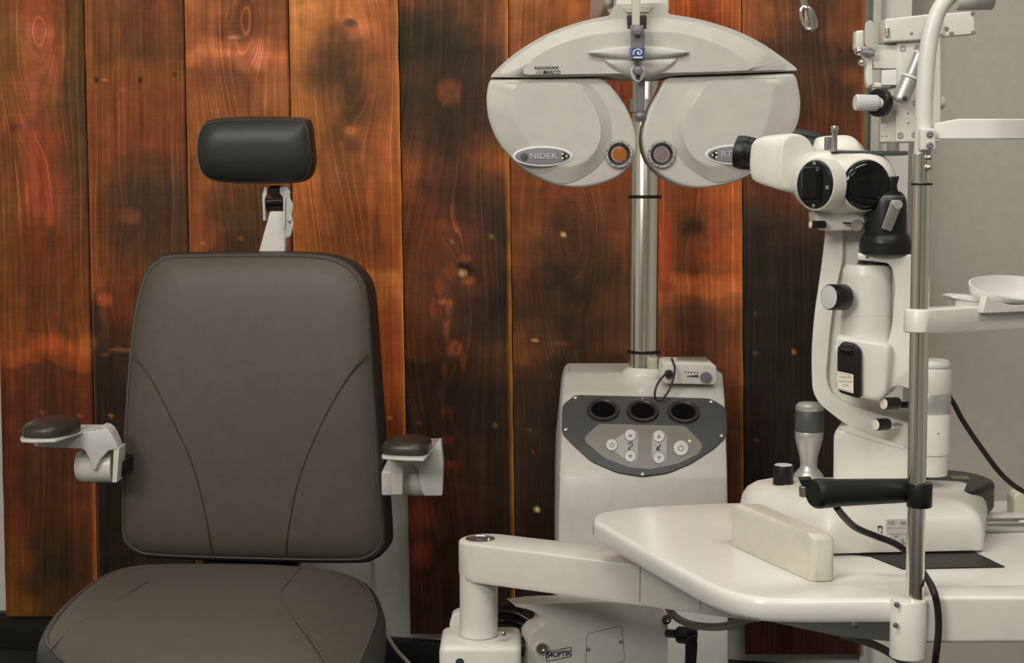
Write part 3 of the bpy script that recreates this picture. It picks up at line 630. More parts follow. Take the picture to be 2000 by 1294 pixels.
# arm that carries the phoropter
ap = W(1255, -2, 2.3)
obj('phoropter_arm', merge(box((ap.x+.002, 2.60, ap.z+.055), (.085, .86, .07), b=.008), box((W(1255, -10, 2.2).x, 2.225, W(1255, -14, 2.2).z), (.075, .06, .055), b=.005)), M['white'], ST)
obj('cable', tube([W(1199, 28, 2.29), W(1192, 14, 2.29), W(1188, -4, 2.28), W(1188, -40, 2.30)], .006), M['olive'], ST)

# ============================================================ CONTROL BOX on the stand
dB = 2.90
CB = thing('control_box', 'small white control box with two knobs lying on top of the instrument stand', 'control box', W(1350, 752, 2.93))
fo = fil([(1293, 722), (1295, 709), (1302, 707), (1392, 709), (1400, 716), (1401, 745), (1396, 751), (1300, 749), (1294, 744)], 5)
bx = obj('case', pillow([W(x, y, dB) for x, y in fo], FR, [(.004, -.10), (0, -.096), (0, -.003), (.001, -.001), (.003, 0)]), M['white'], CB)
bx2 = pillow([W(x, y, dB+.004) for x, y in fil([(1297, 710), (1318, 704), (1398, 708), (1408, 706), (1408, 735), (1401, 746), (1398, 712)], 3)], FR, [(0, -.09), (0, 0)])
bx2.free()
obj('clip', box(W(1352, 702, dB+.055), (.058, .055, .006), yaw=-.1, b=.002), M['taupe'], CB, label='dark taupe spring clip on top')
obj('knob', lathe([(.0105, 0), (.0105, .008), (.0085, .0105), (0, .011)], W(1378, 736, dB), FR, 24), M['metal_lilac'], CB)
obj('connector', lathe([(.0085, 0), (.0085, .007), (.006, .010), (0, .0102)], W(1306, 730, dB), FR, 24), M['purple_black'], CB, label='dark cable connector')
for k in range(5): obj('indicator_mark', box(W(1339+5.9*k, 726.4+.3*k, dB-.0002), (.0026, .0008, .0026), b=0), M['ink'], CB)
obj('volume_mark', slab([(1341, 734), (1364, 731.5), (1364, 737), (1341, 735)], dB-.0003, .0006, 0), M['ink'], CB)
obj('cable', tube([W(1306, 730, dB-.008), W(1297, 733, dB-.03), W(1285, 748, dB-.045), W(1279, 766, dB-.05), W(1281, 779, dB-.05), W(1292, 780, dB-.05), W(1306, 763, dB-.045), W(1315, 740, dB-.03), W(1318, 718, dB-.015), W(1314, 706, dB+.006), W(1312, 700, dB+.045)], .0021), M['purple_black'], CB, label='dark looped cable')

# ============================================================ PHOROPTER
dP = 2.14
PH = thing('phoropter', 'white phoropter head with two round lens housings under an arched cover', 'phoropter', W(1256, 200, dP+.03))
UP = [(957, 151), (962, 143), (985, 120), (1020, 93), (1070, 64), (1130, 42), (1193, 29), (1198, 12), (1204, 8), (1296, 5), (1302, 12), (1306, 27), (1370, 37), (1440, 59), (1490, 84), (1530, 112), (1556, 132), (1558, 138), (1440, 143), (1320, 147), (1290, 152), (1210, 152), (1185, 148), (1080, 151)]
cover = obj('arched_cover', slab(fil(UP, [3, 6, 40, 40, 40, 40, 6, 6, 3, 3, 3, 6, 40, 40, 40, 30, 4, 3, 20, 20, 20, 20, 20, 20]), dP, .075, .006), M['grey_white'], PH)
def inner_plateau(outer, inner, d, hgt, base=.0005, n=90):
    A = [W(x, y, d) for x, y in outer]; B = [W(x, y, d) for x, y in inner]
    def al(P, ref):
        P = resample(P, n); k = min(range(n), key=lambda i: (P[i]-ref).length); return P[k:]+P[:k]
    ref = max(A, key=lambda v: v.z - abs(v.x-A[0].x)*0)
    A = al(A, ref); B = al(B, B[min(range(len(B)), key=lambda i: (B[i]-ref).length)])
    sA = sum((A[i].x*A[(i+1) % n].z-A[(i+1) % n].x*A[i].z) for i in range(n)); sB = sum((B[i].x*B[(i+1) % n].z-B[(i+1) % n].x*B[i].z) for i in range(n))
    if sA*sB < 0: B = [B[0]]+B[:0:-1]
    f = Vector((0, -1, 0))
    return loft([A, [p+f*base for p in A], [b.lerp(a, .06)+f*hgt*.94 for a, b in zip(A, B)], [b+f*hgt for b in B], [b+f*hgt + ((sum(B, Vector())/n)-b)*.06 for b in B]])
obj('front_panel', inner_plateau(fil([(968, 148), (992, 123), (1026, 98), (1074, 70), (1133, 48), (1200, 37), (1298, 34), (1366, 45), (1434, 67), (1484, 92), (1524, 118), (1546, 136), (1440, 141), (1320, 145), (1180, 147)], 14), fil([(1014, 147), (1036, 119), (1080, 92), (1145, 70), (1228, 60), (1328, 64), (1392, 81), (1446, 109), (1476, 137), (1430, 140), (1320, 143), (1180, 145)], 20), dP, .012), M['grey_white'], cover)
# mounting notch at the top of the cover
obj('top_notch', slab(fil([(1216, 13), (1276, 11), (1268, 24), (1224, 25)], 2), dP-.003, .006, .001), M['olive'], cover)
obj('slot', slab(fil([(1225, 29), (1263, 29), (1262, 66), (1226, 66)], 3), dP-.0105, .010, .0008), M['purple_black'], cover, label='dark vertical slot')
wing = cr([(1148, 104), (1165, 97), (1200, 91), (1246, 88), (1295, 91), (1330, 97), (1346, 103), (1325, 110), (1290, 116), (1246, 120), (1200, 117), (1165, 110)], 6)
obj('center_wing', pillow([W(x, y, dP-.011) for x, y in wing], FR, [(0, -.004), (.0006, .003), (.002, .007), (.0045, .010), (.008, .0115)]), M['grey_white'], cover)
dome = cr([(1176, 112), (1190, 132), (1215, 146), (1246, 152), (1280, 148), (1308, 136), (1326, 110), (1290, 106), (1210, 106)], 6)
obj('center_dome', pillow([W(x, y, dP-.009) for x, y in dome], FR, [(0, -.05), (.0, -.002), (.002, .003), (.005, .006), (.009, .008), (.013, .0088)]), M['grey_white'], cover)
HL = [(954, 163), (958, 156), (966, 154.3), (1000, 154), (1070, 153), (1150, 152), (1180, 156), (1208, 185), (1230, 222), (1242, 260), (1243, 295), (1232, 322), (1205, 346), (1165, 361), (1125, 366), (1080, 359), (1035, 338), (1000, 310), (972, 275), (955, 235), (950, 200), (951, 178)]
HRt = [(1300, 154), (1330, 149.5), (1380, 148), (1460, 145.5), (1530, 143.3), (1547, 143.2), (1553, 146), (1558, 157), (1564, 190), (1563, 225), (1552, 258), (1528, 292), (1490, 326), (1440, 353), (1385, 366), (1340, 364), (1298, 347), (1268, 318), (1256, 285), (1257, 250), (1268, 212), (1285, 180)]
inL = [(964, 165), (972, 161), (1000, 161), (1070, 160), (1130, 160), (1160, 172), (1182, 205), (1193, 245), (1190, 285), (1172, 320), (1140, 345), (1105, 358), (1075, 353), (1035, 333), (1003, 305), (976, 270), (960, 232), (956, 198)]
inL2 = [(1010, 166), (1120, 163), (1140, 180), (1160, 212), (1172, 248), (1168, 282), (1150, 310), (1120, 325), (1085, 322), (1050, 300), (1025, 270), (1008, 230), (1005, 190)]
inR = [(1544, 151), (1520, 151), (1440, 153), (1385, 156), (1352, 170), (1328, 202), (1314, 245), (1318, 285), (1336, 318), (1370, 343), (1400, 356), (1440, 346), (1486, 319), (1521, 287), (1545, 254), (1556, 222), (1557, 185), (1552, 160)]
inR2 = [(1500, 158), (1395, 162), (1370, 178), (1345, 212), (1332, 250), (1338, 285), (1356, 310), (1385, 325), (1420, 318), (1455, 296), (1482, 266), (1498, 230), (1504, 190)]
def lens_unit(out, i1, i2, cx, glass, plate, left):
    H = obj('lens_housing', slab(cr(out, 5), dP+.002, .07, .005), M['grey_white'], PH)
    obj('face_plate', inner_plateau(cr(i1, 5), cr(i2, 5), dP+.0015, .012), M['grey_white'], H)
    cy = 301; k = K(dP); o = W(cx, cy, dP+.0005)
    obj('window_ring', lathe([(27*k, 0), (27*k, .0025), (25.5*k, .004), (22*k, .004), (21*k, .002), (21*k, .001)], o, FR, 48), M['silver'], H, label='silver ring with fine marks')
    obj('window_rim', lathe([(21.5*k, .0005), (21.5*k, .0022), (19.5*k, .003), (16*k, .0015), (15*k, .0008)], o, FR, 40), M['purple_black'], H, label='dark lens rim')
    if left: obj('lens', lathe([(16*k, .0003), (16*k, .0008), (8*k, .0018), (0, .002)], o+Vector((k*1.5, 0, 0)), FR, 36), M[glass], H, label='copper-coloured lens')
    else: obj('lens', [(lathe([(16*k, .0003), (16*k, .0008), (8*k, .0016), (0, .0018)], o+Vector((-k*.5, 0, 0)), FR, 36), M[glass]), (slab([(1279, 301), (1282, 291), (1288, 286.5), (1291, 292), (1291, 310), (1288, 315), (1282, 311)], dP-.0005, .001, 0), M['lilac_glass2'])], None, H, label='lilac-grey lens')
    for q in range(12):
        a = 2*math.pi*(q+.5)/12
        obj('ring_mark', cyl(o+Vector((math.cos(a)*24*k, -.0038, math.sin(a)*24*k)), o+Vector((math.cos(a)*24*k, -.0045, math.sin(a)*24*k)), 1.3*k, .0001, 10), M['ink' if q % 3 else 'button'], H)
    # name plate
    x0, x1, yc, hh = plate
    e = [(x0 + (x1-x0)*(.5-.5*math.cos(t)), yc + hh*math.sin(t)*(1.0)) for t in [2*math.pi*q/44 for q in range(44)]]
    xm = (x0+x1)/2
    e = [(xm + (x-xm), yc + (y-yc)) for x, y in e]
    ei = [(xm + (x-xm)*.915, yc + (y-yc)*.82) for x, y in e]
    pk = dP-.011
    P = obj('name_plate', [(slab(e, pk-.001, .006, .0012), M['button']), (slab(ei, pk-.0016, .003, .0003), M['grey_plastic'])], None, H, label='grey pointed-oval name plate with pale rim')
    dz = pk-.0024
    if left:
        obj('sensor', lathe([(7.6*k, 0), (7.6*k, .0006), (0, .0012)], W(1024, 306, pk-.0016), FR, 24), M['slate'], H)
        obj('lettering', text('NIDEK', 11.0*k, W(1061.5, 305, dz), ext=.0002, bold=.0003, sx=1.2), M['letter'], H, label='pale letters NIDEK')
        tri = [(1097, 296), (1101, 296), (1112, 304), (1112, 306), (1101, 313), (1097, 312)]; dots = [(1099, 300.5), (1099, 309), (1106.5, 305)]
    else:
        obj('lettering', text('RT', 11.0*k, W(1419, 301, dz), ext=.0002, bold=.00015, sx=1.2), M['letter'], H, label='pale letters RT')
        tri = [(1401, 294), (1397, 294), (1386, 302), (1386, 304), (1397, 311), (1401, 310)]; dots = [(1399, 298.5), (1399, 307), (1391.5, 303)]
    obj('lamp_cluster', [(slab(fil(tri, 2), pk-.0018, .002, .0003), M['black'])] + [(ball(W(x, y, pk-.0022), 2.3*k, 1, .6, 1), M['bulb']) for x, y in dots], None, H, label='three pale dots on a black triangle')
lens_unit(HL, inL, inL2, 1209, 'copper', (1001, 1119, 305, 20), True)
lens_unit(HRt, inR, inR2, 1292, 'lilac_glass', (1377, 1497, 302, 20), False)
# sticker
k = K(dP)
obj('sticker_bar', slab([(1044.5, 130), (1090.5, 129.5), (1090.5, 134.5), (1044.5, 135)], dP-.0124, .0015, 0), M['ink'], cover)
obj('sticker_small_text', text('REPRESENTED BY', 2.8*k, W(1067.5, 132.3, dP-.0128), ext=.0001, sx=1.35), M['bulb'], cover)
obj('sticker_stripes', merge(*[slab([(1046+6*q, 145), (1050+6*q, 145), (1054+6*q, 137), (1050+6*q, 137)], dP-.0124, .0012, 0) for q in range(3)]), M['mid_ink'], cover)
obj('lettering', text('MARCO', 8.0*k, W(1077.5, 141.5, dP-.0128), ext=.0002, bold=.00008, sx=.82, shear=.1), M['ink'], cover, label='dark letters MARCO')
# near point rod
dR = dP-.044
rod = obj('near_point_rod', slab([(1233, -60), (1252, -60), (1250, 50), (1235, 50)], dR, .010, .002), M['olive'], PH, label='greenish cream reading rod')
obj('rod_clamp', merge(slab(fil([(1231.5, 49), (1257, 49), (1260, 70), (1258, 100), (1234, 100)], 2), dR+.002, .014, .002), lathe([(10*k, 0), (10.5*k, .007), (8*k, .010), (0, .011)], W(1244, 60, dR), FR, 20), slab(fil([(1230, 92), (1260, 92), (1259, 118), (1232, 118)], 1), dR+.004, .014, .001)), M['metal_lilac'], rod, label='grey rod clamp with knob')
sw = [(1246 + (8.5-a*.95)*math.cos(a*1.0+2.6), 102.5 - (8.5-a*.95)*math.sin(a*1.0+2.6)*.9) for a in [q*.35 for q in range(20)]]
sw = [(1237, 107), (1237.5, 102), (1240, 98.5), (1244.5, 96.5), (1249, 97), (1252.5, 99.5), (1253, 103), (1250, 106), (1246, 106.5)]
obj('badge', [(slab(fil([(1234, 93), (1257, 93), (1257, 115.5), (1234, 115.5)], 1), dR-.001, .003, .0004), M['blue']), (merge(tube([W(x, y, dR-.0015) for x, y in sw], .0009, seg=8), ball(W(1246, 103.2, dR-.0012), .0017, 1, .4, 1), slab([(1237, 110.5), (1255, 110.5), (1255, 113.5), (1237, 113.5)], dR-.0016, .001, 0)), M['button'])], None, rod, label='blue square badge with a white swirl')
obj('pivot_plate', [(slab(cr([(1231, 140), (1234, 131), (1246, 127), (1258, 131), (1261, 142), (1256, 154), (1246, 161), (1236, 154)], 5), dP-.026, .012, .002), M['grey_white']), (lathe([(9.5*k, 0), (9.5*k, .006), (7*k, .010), (0, .011)], W(1245, 138, dP-.026), FR, 20), M['metal_lilac']), (lathe([(4.5*k, 0), (4.5*k, .002), (0, .0022)], W(1246, 151, dP-.026), FR, 16), M['ink'])], None, PH, label='pale pivot plate with grey knob')
obj('forehead_rod', [(slab([(1243.5, 152), (1259.5, 152), (1258.5, 218), (1244.5, 218)], dP+.004, .012, .002), M['metal_lilac']), (merge(ball(W(1250, 226, dP+.006), 11*k, 1, 1, .8), slab(fil([(1239, 222), (1262, 222), (1259, 238), (1243, 238)], 5), dP+.004, .012, .002)), M['metal_lilac'])], None, PH, label='grey central rod with rounded end')

# hanging clasp at the top right of the phoropter
HK = thing('hanging_clasp', 'polished chrome clasp hanging at the top edge before the dark boards', 'clasp', W(1580, 60, 2.5))
dk = 2.5; kk = K(dk)
obj('strap', slab([(1560, -20), (1574, -20), (1579, 13), (1566, 15)], dk, .004, .001), M['chrome'], HK)
obj('rod', cyl(W(1566, -14, dk+.002), W(1566, -14, dk+.002)+Vector((0, 0, 1.15)), .003), M['steel'], HK)
lk = [(1564, 22), (1569, 14), (1577, 18), (1581, 35), (1585, 52), (1581, 58), (1573, 55), (1567, 40)]
obj('link', ringtube([W(x, y, dk-.004) for x, y in cr(lk, 5)], .0028, 8), M['chrome'], HK)
obj('clip_plate', slab(cr([(1574, 12), (1586, 15), (1594, 30), (1598, 48), (1592, 59), (1581, 62), (1573, 56), (1572, 30)], 5), dk+.003, .006, .002), M['chrome'], HK)

# ============================================================ INSTRUMENT TABLE
ZT = .68
TB = thing('instrument_table', 'white instrument table with rounded curved edge in the right foreground', 'table', (.55, 1.78, 0))
tp = [(1157, 1010), (1160, 1003), (1178, 997), (1225, 990), (1300, 985), (1425, 980), (1700, 976), (2420, 976), (2560, 1168), (1900, 1168), (1700, 1170), (1560, 1171), (1480, 1168), (1430, 1158), (1380, 1139), (1320, 1107), (1250, 1068), (1190, 1034), (1160, 1017)]
to = [G(x, y, ZT) for x, y in fil(tp, [6, 8, 20, 40, 40, 40, 40, 5, 5, 20, 40, 40, 40, 30, 40, 60, 60, 30, 6], 4)]
obj('tabletop', pillow(to, NZ, [(.010, -.026), (.003, -.0245), (0, -.020), (0, -.008), (.001, -.004), (.003, -.0012), (.006, -.0002), (.008, 0)]), M['table'], TB)
obj('under_bracket', slab(fil([(1440, 1196), (1800, 1196), (1800, 1253), (1742, 1253), (1640, 1243), (1560, 1226)], 3), 1.66, .16, .002), M['bracket'], TB, label='grey metal bracket under the tabletop')
obj('screw', lathe([(.0045, 0), (.0045, .002), (0, .003)], W(1668, 1220, 1.659), FR, 16), M['steel'], TB)
obj('front_bar', slab(fil([(1795, 1165), (2560, 1164), (2560, 1253), (1795, 1256)], 4), 1.545, .05, .004), M['white'], TB, label='white front bar along the table edge')
obj('support_column', merge(box((.86, 1.86, .33), (.10, .10, .64), b=.006), box((.86, 1.86, .015), (.4, .4, .03), b=.006)), M['bracket'], TB)

# ============================================================ SUPPORT ARM
SA = thing('support_arm', 'white swing arm with round pivot post reaching under the instrument table', 'arm', (W(935, 1200, 2.1).x, 2.1, .44))
A = Vector((W(949, 1050, 2.09).x, 2.095)); B = Vector((.33, 1.90))
dv = (B-A).normalized(); pv = Vector((-dv.y, dv.x))
def stad(zz, ra, rb):
    pts = []
    for k in range(17):
        a = math.pi/2 + math.pi*k/16; q = A + dv*(ra*math.cos(a)) + pv*(ra*math.sin(a)); pts.append(Vector((q.x, q.y, zz)))
    for s in (-1, 1):
        q = B + pv*(rb*s); pts.append(Vector((q.x, q.y, zz)))
    return pts
so2 = stad(.618, .038, .040)
bmA = pillow(so2, NZ, [(.006, -.053), (.002, -.0515), (0, -.046), (0, -.005), (.001, -.002), (.003, -.0005), (.006, 0)])
beam = obj('arm_beam', bmA, M['white'], SA)
for f0, f1 in ((.60, .62), (.80, .82)):
    q0 = A + (B-A)*f0 - pv*.0392; 
    obj('cover_seam', tube([(q0.x, q0.y, .617), (q0.x, q0.y, .57)], .0007, smooth=False, seg=6), M['mid_ink'], beam)
oc = Vector((A.x-.008, A.y, .6182))
obj('pivot_cap', [(lathe([(.0205, 0), (.0205, .0008), (.017, .001), (.0165, .0002)], oc, NZ, 32), M['steel']), (lathe([(.017, 0), (.010, .0003), (.0095, .0018), (.004, .003), (0, .003)], oc, NZ, 24), M['slate']), (ball(oc+Vector((.012, -.009, .001)), .0025), M['chrome'])], None, beam, label='round dark pivot cap with steel rim')
pc2 = Vector((W(935, 1180, 2.09).x, 2.09))
obj('post', cyl((pc2.x, pc2.y, W(940, 1236, 2.10).z+.0002), (pc2.x, pc2.y, .575), .0265, .002, 36), M['white'], SA)

# ============================================================ LIFT UNIT
LU = thing('lift_unit', 'white lift housing below the swing arm with screws and a small maker label', 'lift unit', (W(1150, 1280, 2.1).x, 2.16, 0))
zb = W(940, 1236, 2.10).z
obj('post_block', box((W(935, 1280, 2.09).x + .003, 2.09, zb-.10), (.112, .10, .20), b=.010), M['white'], LU)
obj('screw_hole', lathe([(.006, 0), (.006, .0015), (0, .0018)], Vector((W(898, 1294, 2.038).x, 2.0405, W(898, 1294, 2.038).z)), FR, 16), M['ink'], LU)
nS = Vector((.30, -.95, 0)).normalized()
hp = [(1028, 1420), (1030, 1290), (1034, 1245), (1046, 1228), (1062, 1221), (1063, 1212), (1053, 1200), (1032, 1190), (1006, 1184), (1046, 1178), (1188, 1174), (1282, 1182), (1298, 1189), (1305, 1203), (1306, 1420)]
hs = obj('housing', slab(fil(hp, [3, 10, 12, 12, 8, 10, 14, 12, 3, 20, 20, 14, 10, 8, 3]), 2.115, .045, .012, n=nS), M['white'], LU)
p0h = W(sum(p[0] for p in hp)/len(hp), sum(p[1] for p in hp)/len(hp), 2.115)
def HP_(x, y, h=0): return PL(x, y, p0h + nS*h, nS)
rv = Vector((.95, .30, 0))
obj('side_wing', slab(fil([(1028, 1420), (1029, 1270), (1033, 1240), (1046, 1226), (1052, 1230), (1044, 1250), (1042, 1420)], 6), 2.108, .01, .002, n=nS), M['table'], hs)
for x, y in ((1055, 1263), (1298, 1206)):
    obj('screw', lathe([(.0085, 0), (.0085, .006), (.0075, .008), (.004, .008), (.0035, .006), (0, .006)], HP_(x, y, -.001), nS, 20), M['chrome'], hs)
for x, y in ((1148, 1267), (1212, 1252)):
    obj('small_screw', lathe([(.0028, 0), (.0028, .0012), (0, .002)], HP_(x, y, 0), nS, 12), M['steel'], hs)
cvp = fil([(1146, 1237), (1214, 1221), (1220, 1290), (1143, 1310)], 6)
obj('cover_seam', ringtube([HP_(x, y, .0001) for x, y in cvp], .0005, 6), M['panel_grey'], hs)
lb = fil([(1067.5, 1273), (1115.5, 1263), (1115.5, 1281), (1067, 1291)], 2)
obj('label_frame', ringtube([HP_(x, y, .0003) for x, y in lb], .0005, 6), M['ink'], hs)
lr = HP_(1115, 1266) - HP_(1068, 1276)
obj('lettering', text('S4OPTIK', 11*K(2.1), HP_(1091.5, 1277, .0003), right=rv, ext=.0002, bold=.00025, sx=.88), M['navy'], hs, label='dark navy letters S4OPTIK')
obj('slot_plate', merge(slab(fil([(980, 1180), (1004, 1182), (1024, 1190), (1022, 1196), (1000, 1192), (980, 1188)], 2), 2.16, .01, .001), slab([(997, 1170), (1008, 1170), (1006, 1186), (996, 1184)], 2.165, .01, .001)), M['black'], hs)
obj('spindle', cyl(W(1015, 1262, 2.12), W(1048, 1258, 2.12), .011), M['steel'], LU)
obj('spindle_ring', lathe([(.0125, 0), (.0135, .002), (.0125, .006)], W(1018, 1262, 2.119), (1, .05, 0), 24), M['purple_black'], LU)
obj('cover_arc', merge(tube([W(975, 1214, 2.17), W(1005, 1216, 2.165), (W(1040, 1232, 2.15))], .004), tube([W(978, 1222, 2.15), W(1000, 1226, 2.14), W(1035, 1240, 2.13)], .003)), M['gloss'], LU)
obj('dark_inset', slab(fil([(975, 1192), (1010, 1198), (1050, 1222), (1042, 1240), (1000, 1226), (975, 1222)], 4), 2.20, .01, .001), M['gloss'], LU)
obj('back_bracket', slab(cr([(880, 1214), (884, 1202), (898, 1196), (915, 1196), (915, 1240), (890, 1240), (878, 1224)], 4), 2.14, .03, .003), M['white'], LU)
obj('pin', cyl(W(975, 1237, 2.06), W(986, 1237, 2.055), .0042), M['steel'], LU)
LV = obj('clamp_lever', merge(cyl(W(1304, 1236, 2.14), W(1322, 1237, 2.12), .006), lathe([(.009, 0), (.012, .004), (.013, .022), (.011, .030), (0, .031)], W(1320, 1238, 2.13), Vector((1, -.15, -.05)), 20), slab(fil([(1340, 1246), (1360, 1240), (1363, 1258), (1358, 1330), (1338, 1330)], 4), 2.11, .012, .003)), M['black'], LU, label='black clamping lever')
obj('column', merge(box((W(1165, 1290, 2.2).x, 2.18, .17), (.14, .10, .34), b=.006), box((W(1165, 1290, 2.2).x, 2.14, .012), (.36, .34, .024), b=.004)), M['bracket'], LU)

# ============================================================ ACCESSORY BOX and MAT
g = [G(1425, 1064, ZT), G(1587, 1137, ZT), G(1632, 1135, ZT), G(1478, 1064, ZT)]
bo2 = [p for p in fil([(v.x, v.y) for v in g], .008)]
obj('accessory_box', pillow([Vector((p.x, p.y, ZT+.0005)) for p in bo2], NZ, [(.001, 0), (0, .001), (0, .044), (.002, .048), (.005, .050), (.008, .051)]), M['cream'], None, 'long cream plastic cover standing on the table before the slit lamp', 'box')
mt = [G(x, y, ZT) for x, y in ((1640, 1080), (1700, 1087), (1763, 1112), (1962, 1108), (1880, 1068), (1640, 1060))]
obj('table_mat', pillow([v + Vector((0, 0, .0003)) for v in mt], NZ, [(0, 0), (0, .0012)]), M['rubber'], None, 'thin black mat lying on the table under the slit lamp base', 'mat')

# ============================================================ SLIT LAMP
SLP = thing('slit_lamp', 'white slit lamp microscope with black eyepieces and joystick standing on the instrument table', 'slit lamp', G(1720, 1060, ZT))
ZB = ZT + .0018
bp = [(1612, 1078), (1920, 1072), (1930, 1012), (1690, 1000), (1445, 998), (1447, 1022)]
bpo = [G(x, y, ZB+.003) for x, y in bp]
bpo = [Vector((p.x, p.y, ZB+.001)) for p in fil([(v.x, v.y) for v in bpo], [.012, .008, .03, .05, .035, .03], 7)]
base = obj('base', pillow(bpo, NZ, [(.001, 0), (0, .001), (0, .022), (.002, .032), (.007, .041), (.016, .048), (.030, .053), (.045, .055)]), M['white'], SLP)
# label and marks on the base front
dfr = G(1750, 1075, ZB+.003).y - .0014
obj('rating_label', slab([(1731, 1014), (1772, 1013), (1772, 1060), (1731, 1063)], dfr, .001, 0), M['grey_white'], base, label='pale rating label with grey print')
obj('label_print', merge(text('CE', 7*K(1.8), W(1741, 1021, dfr-.0004), ext=.0001), slab([(1759, 1018), (1769, 1018), (1769, 1024), (1759, 1024)], dfr-.0004, .0004, 0), slab([(1732, 1042), (1771, 1042), (1771, 1043), (1732, 1043)], dfr-.0004, .0004, 0), slab([(1732, 1030), (1771, 1030), (1771, 1030.6), (1732, 1030.6)], dfr-.0004, .0004, 0), slab([(1746, 1046), (1755, 1045), (1753, 1049), (1747, 1049)], dfr-.0004, .0004, 0), slab([(1760, 1056), (1763, 1050), (1766, 1056), (1764.5, 1056), (1764.5, 1062), (1761.5, 1062), (1761.5, 1056)], dfr-.0004, .0004, 0)), M['mid_ink'], base)
obj('bin_symbol', merge(tube([W(x, y, dfr-.0004) for x, y in ((1714, 1028), (1719, 1026), (1724, 1028), (1714, 1029))], .0005, seg=6, smooth=False), tube([W(x, y, dfr-.0004) for x, y in ((1715, 1029), (1716, 1040), (1722, 1040), (1723, 1029))], .0004, seg=6, smooth=False), ball(W(1721.5, 1040, dfr), .0012)), M['ink'], base)
obj('base_screw', lathe([(.005, 0), (.005, .001), (0, .0012)], W(1586, 1018, 1.79), (-.6, -.6, .5), 14), M['mid_ink'], base)
nL = Vector((-.42, -.907, 0)).normalized(); nL1 = Vector((-.30, -.95, 0)).normalized()
# column foot
obj('column_foot', slab(fil([(1626, 960), (1627, 850), (1634, 836), (1652, 831), (1668, 832), (1772, 872), (1790, 880), (1792, 960)], [3, 8, 8, 8, 8, 8, 3, 3]), 1.885, .075, .008, n=nL1), M['white'], SLP)
obj('column_foot_cap', slab(fil([(1636, 834), (1665, 832), (1700, 848), (1765, 871), (1768, 877), (1690, 856), (1650, 842)], 3), 1.883, .05, .002, n=nL1), M['white'], SLP)
# pillar stack on the right
dS = 1.86; kS = K(dS); pxx = 1815
def zpx(y, d=dS): return W(pxx, y, d).z
pil_o = W(pxx, 800, dS); pil = Vector((pil_o.x, pil_o.y, 0)); R0 = 40.5*kS
def lat(prof, mt_, name, lab=None, par=SLP, o=pil, d=dS, seg=40):
    return obj(name, lathe([(r*kS, W(pxx, y, d).z) for r, y in prof], o, NZ, seg), mt_, par, lab)
lat([(38, 925), (38, 886), (38.5, 885)], M['white'], 'pillar_foot')
lat([(40, 884), (40.5, 882), (40.5, 805), (40, 804)], M['white'], 'pillar')
lat([(40.3, 805), (40.8, 804), (40.8, 766), (40.3, 765)], M['silver'], 'scale_ring', 'grey scale ring on the pillar')
lat([(40, 766), (41, 764), (41, 725), (38, 716), (36, 715)], M['white'], 'pillar_head')
lat([(39, 715.5), (40, 714), (39.5, 708), (34, 702), (10, 700), (0, 700)], M['bracket'], 'pillar_cap')
obj('dot', ball(W(1832, 846, dS-R0*.92), .0018), M['ink'], SLP)
# big microscope arm
am = [(1612, 446), (1690, 446), (1694, 500), (1668, 545), (1650, 620), (1640, 740), (1655, 768), (1715, 786), (1780, 796), (1786, 880), (1770, 878), (1700, 856), (1650, 830), (1600, 790), (1586, 765), (1583, 700), (1588, 620), (1603, 520)]
arm = obj('microscope_arm', slab(fil(am, [4, 4, 20, 30, 30, 30, 14, 14, 4, 4, 8, 40, 40, 24, 20, 40, 60, 40]), 1.905, .055, .008, n=nL1), M['white'], SLP)
rim = obj('arm_rim', slab(fil([(1613, 448), (1646, 448), (1648, 505), (1634, 560), (1622, 640), (1614, 735), (1622, 765), (1652, 786), (1700, 803), (1790, 828), (1790, 883), (1770, 878), (1700, 855), (1650, 829), (1600, 789), (1586, 764), (1584, 700), (1589, 620), (1604, 520)], [3, 6, 20, 30, 30, 30, 14, 14, 10, 3, 3, 6, 40, 40, 24, 20, 40, 60, 40]), 1.898, .03, .006, n=nL1), M['white'], arm)
# illumination tower
tw = lambda y: W(1695, y, 1.875)
to_ = Vector((tw(600).x, tw(600).y + .002, 0)); kT = K(1.875)
def lt(prof, m_, name, par=SLP, lab=None, cx=1695, d=1.877, seg=44):
    o = W(cx, 500, d); o = Vector((o.x, o.y, 0))
    return obj(name, lathe([(r*kT, W(cx, y, d).z) for r, y in prof], o, NZ, seg), m_, par, lab)
tower = lt([(46, 666), (50, 662), (49, 616.5), (48, 616), (48, 615), (48.5, 614.5), (48, 540), (47, 525), (42, 517), (30, 515.5), (0, 515)], M['white'], 'lamp_tower')
lt([(31, 517), (31.5, 516), (31.5, 512), (29, 508), (29, 500), (0, 499)], M['purple_black'], 'tower_collar', tower, 'dark collar', cx=1707)
br = [(1673, 493), (1792, 497), (1796, 560), (1792, 690), (1806, 715), (1806, 770), (1752, 752), (1732, 765), (1715, 776), (1706, 770), (1722, 700), (1740, 650), (1748, 560), (1744, 530), (1735, 514), (1674, 508)]
cr_ = obj('tower_bracket', slab(fil(br, [5, 5, 30, 30, 8, 6, 10, 10, 8, 8, 20, 30, 20, 12, 8, 5]), 1.84, .06, .006, n=nL1), M['white'], SLP)
obj('pinhole', ball(W(1694, 502, 1.838), .0016), M['ink'], cr_)
blk = obj('lamp_block', slab(fil([(1628, 664), (1634, 654), (1655, 656), (1724, 667), (1738, 676), (1730, 770), (1716, 783), (1695, 780), (1640, 768), (1629, 756)], [8, 6, 10, 8, 8, 10, 8, 10, 8, 8]), 1.838, .07, .006, n=nL), M['white'], SLP)
pb = fil([(1635, 680), (1645, 667), (1668, 671), (1681, 684), (1681, 775), (1675, 778), (1640, 767), (1634, 758)], [6, 5, 6, 8, 5, 5, 6, 6])
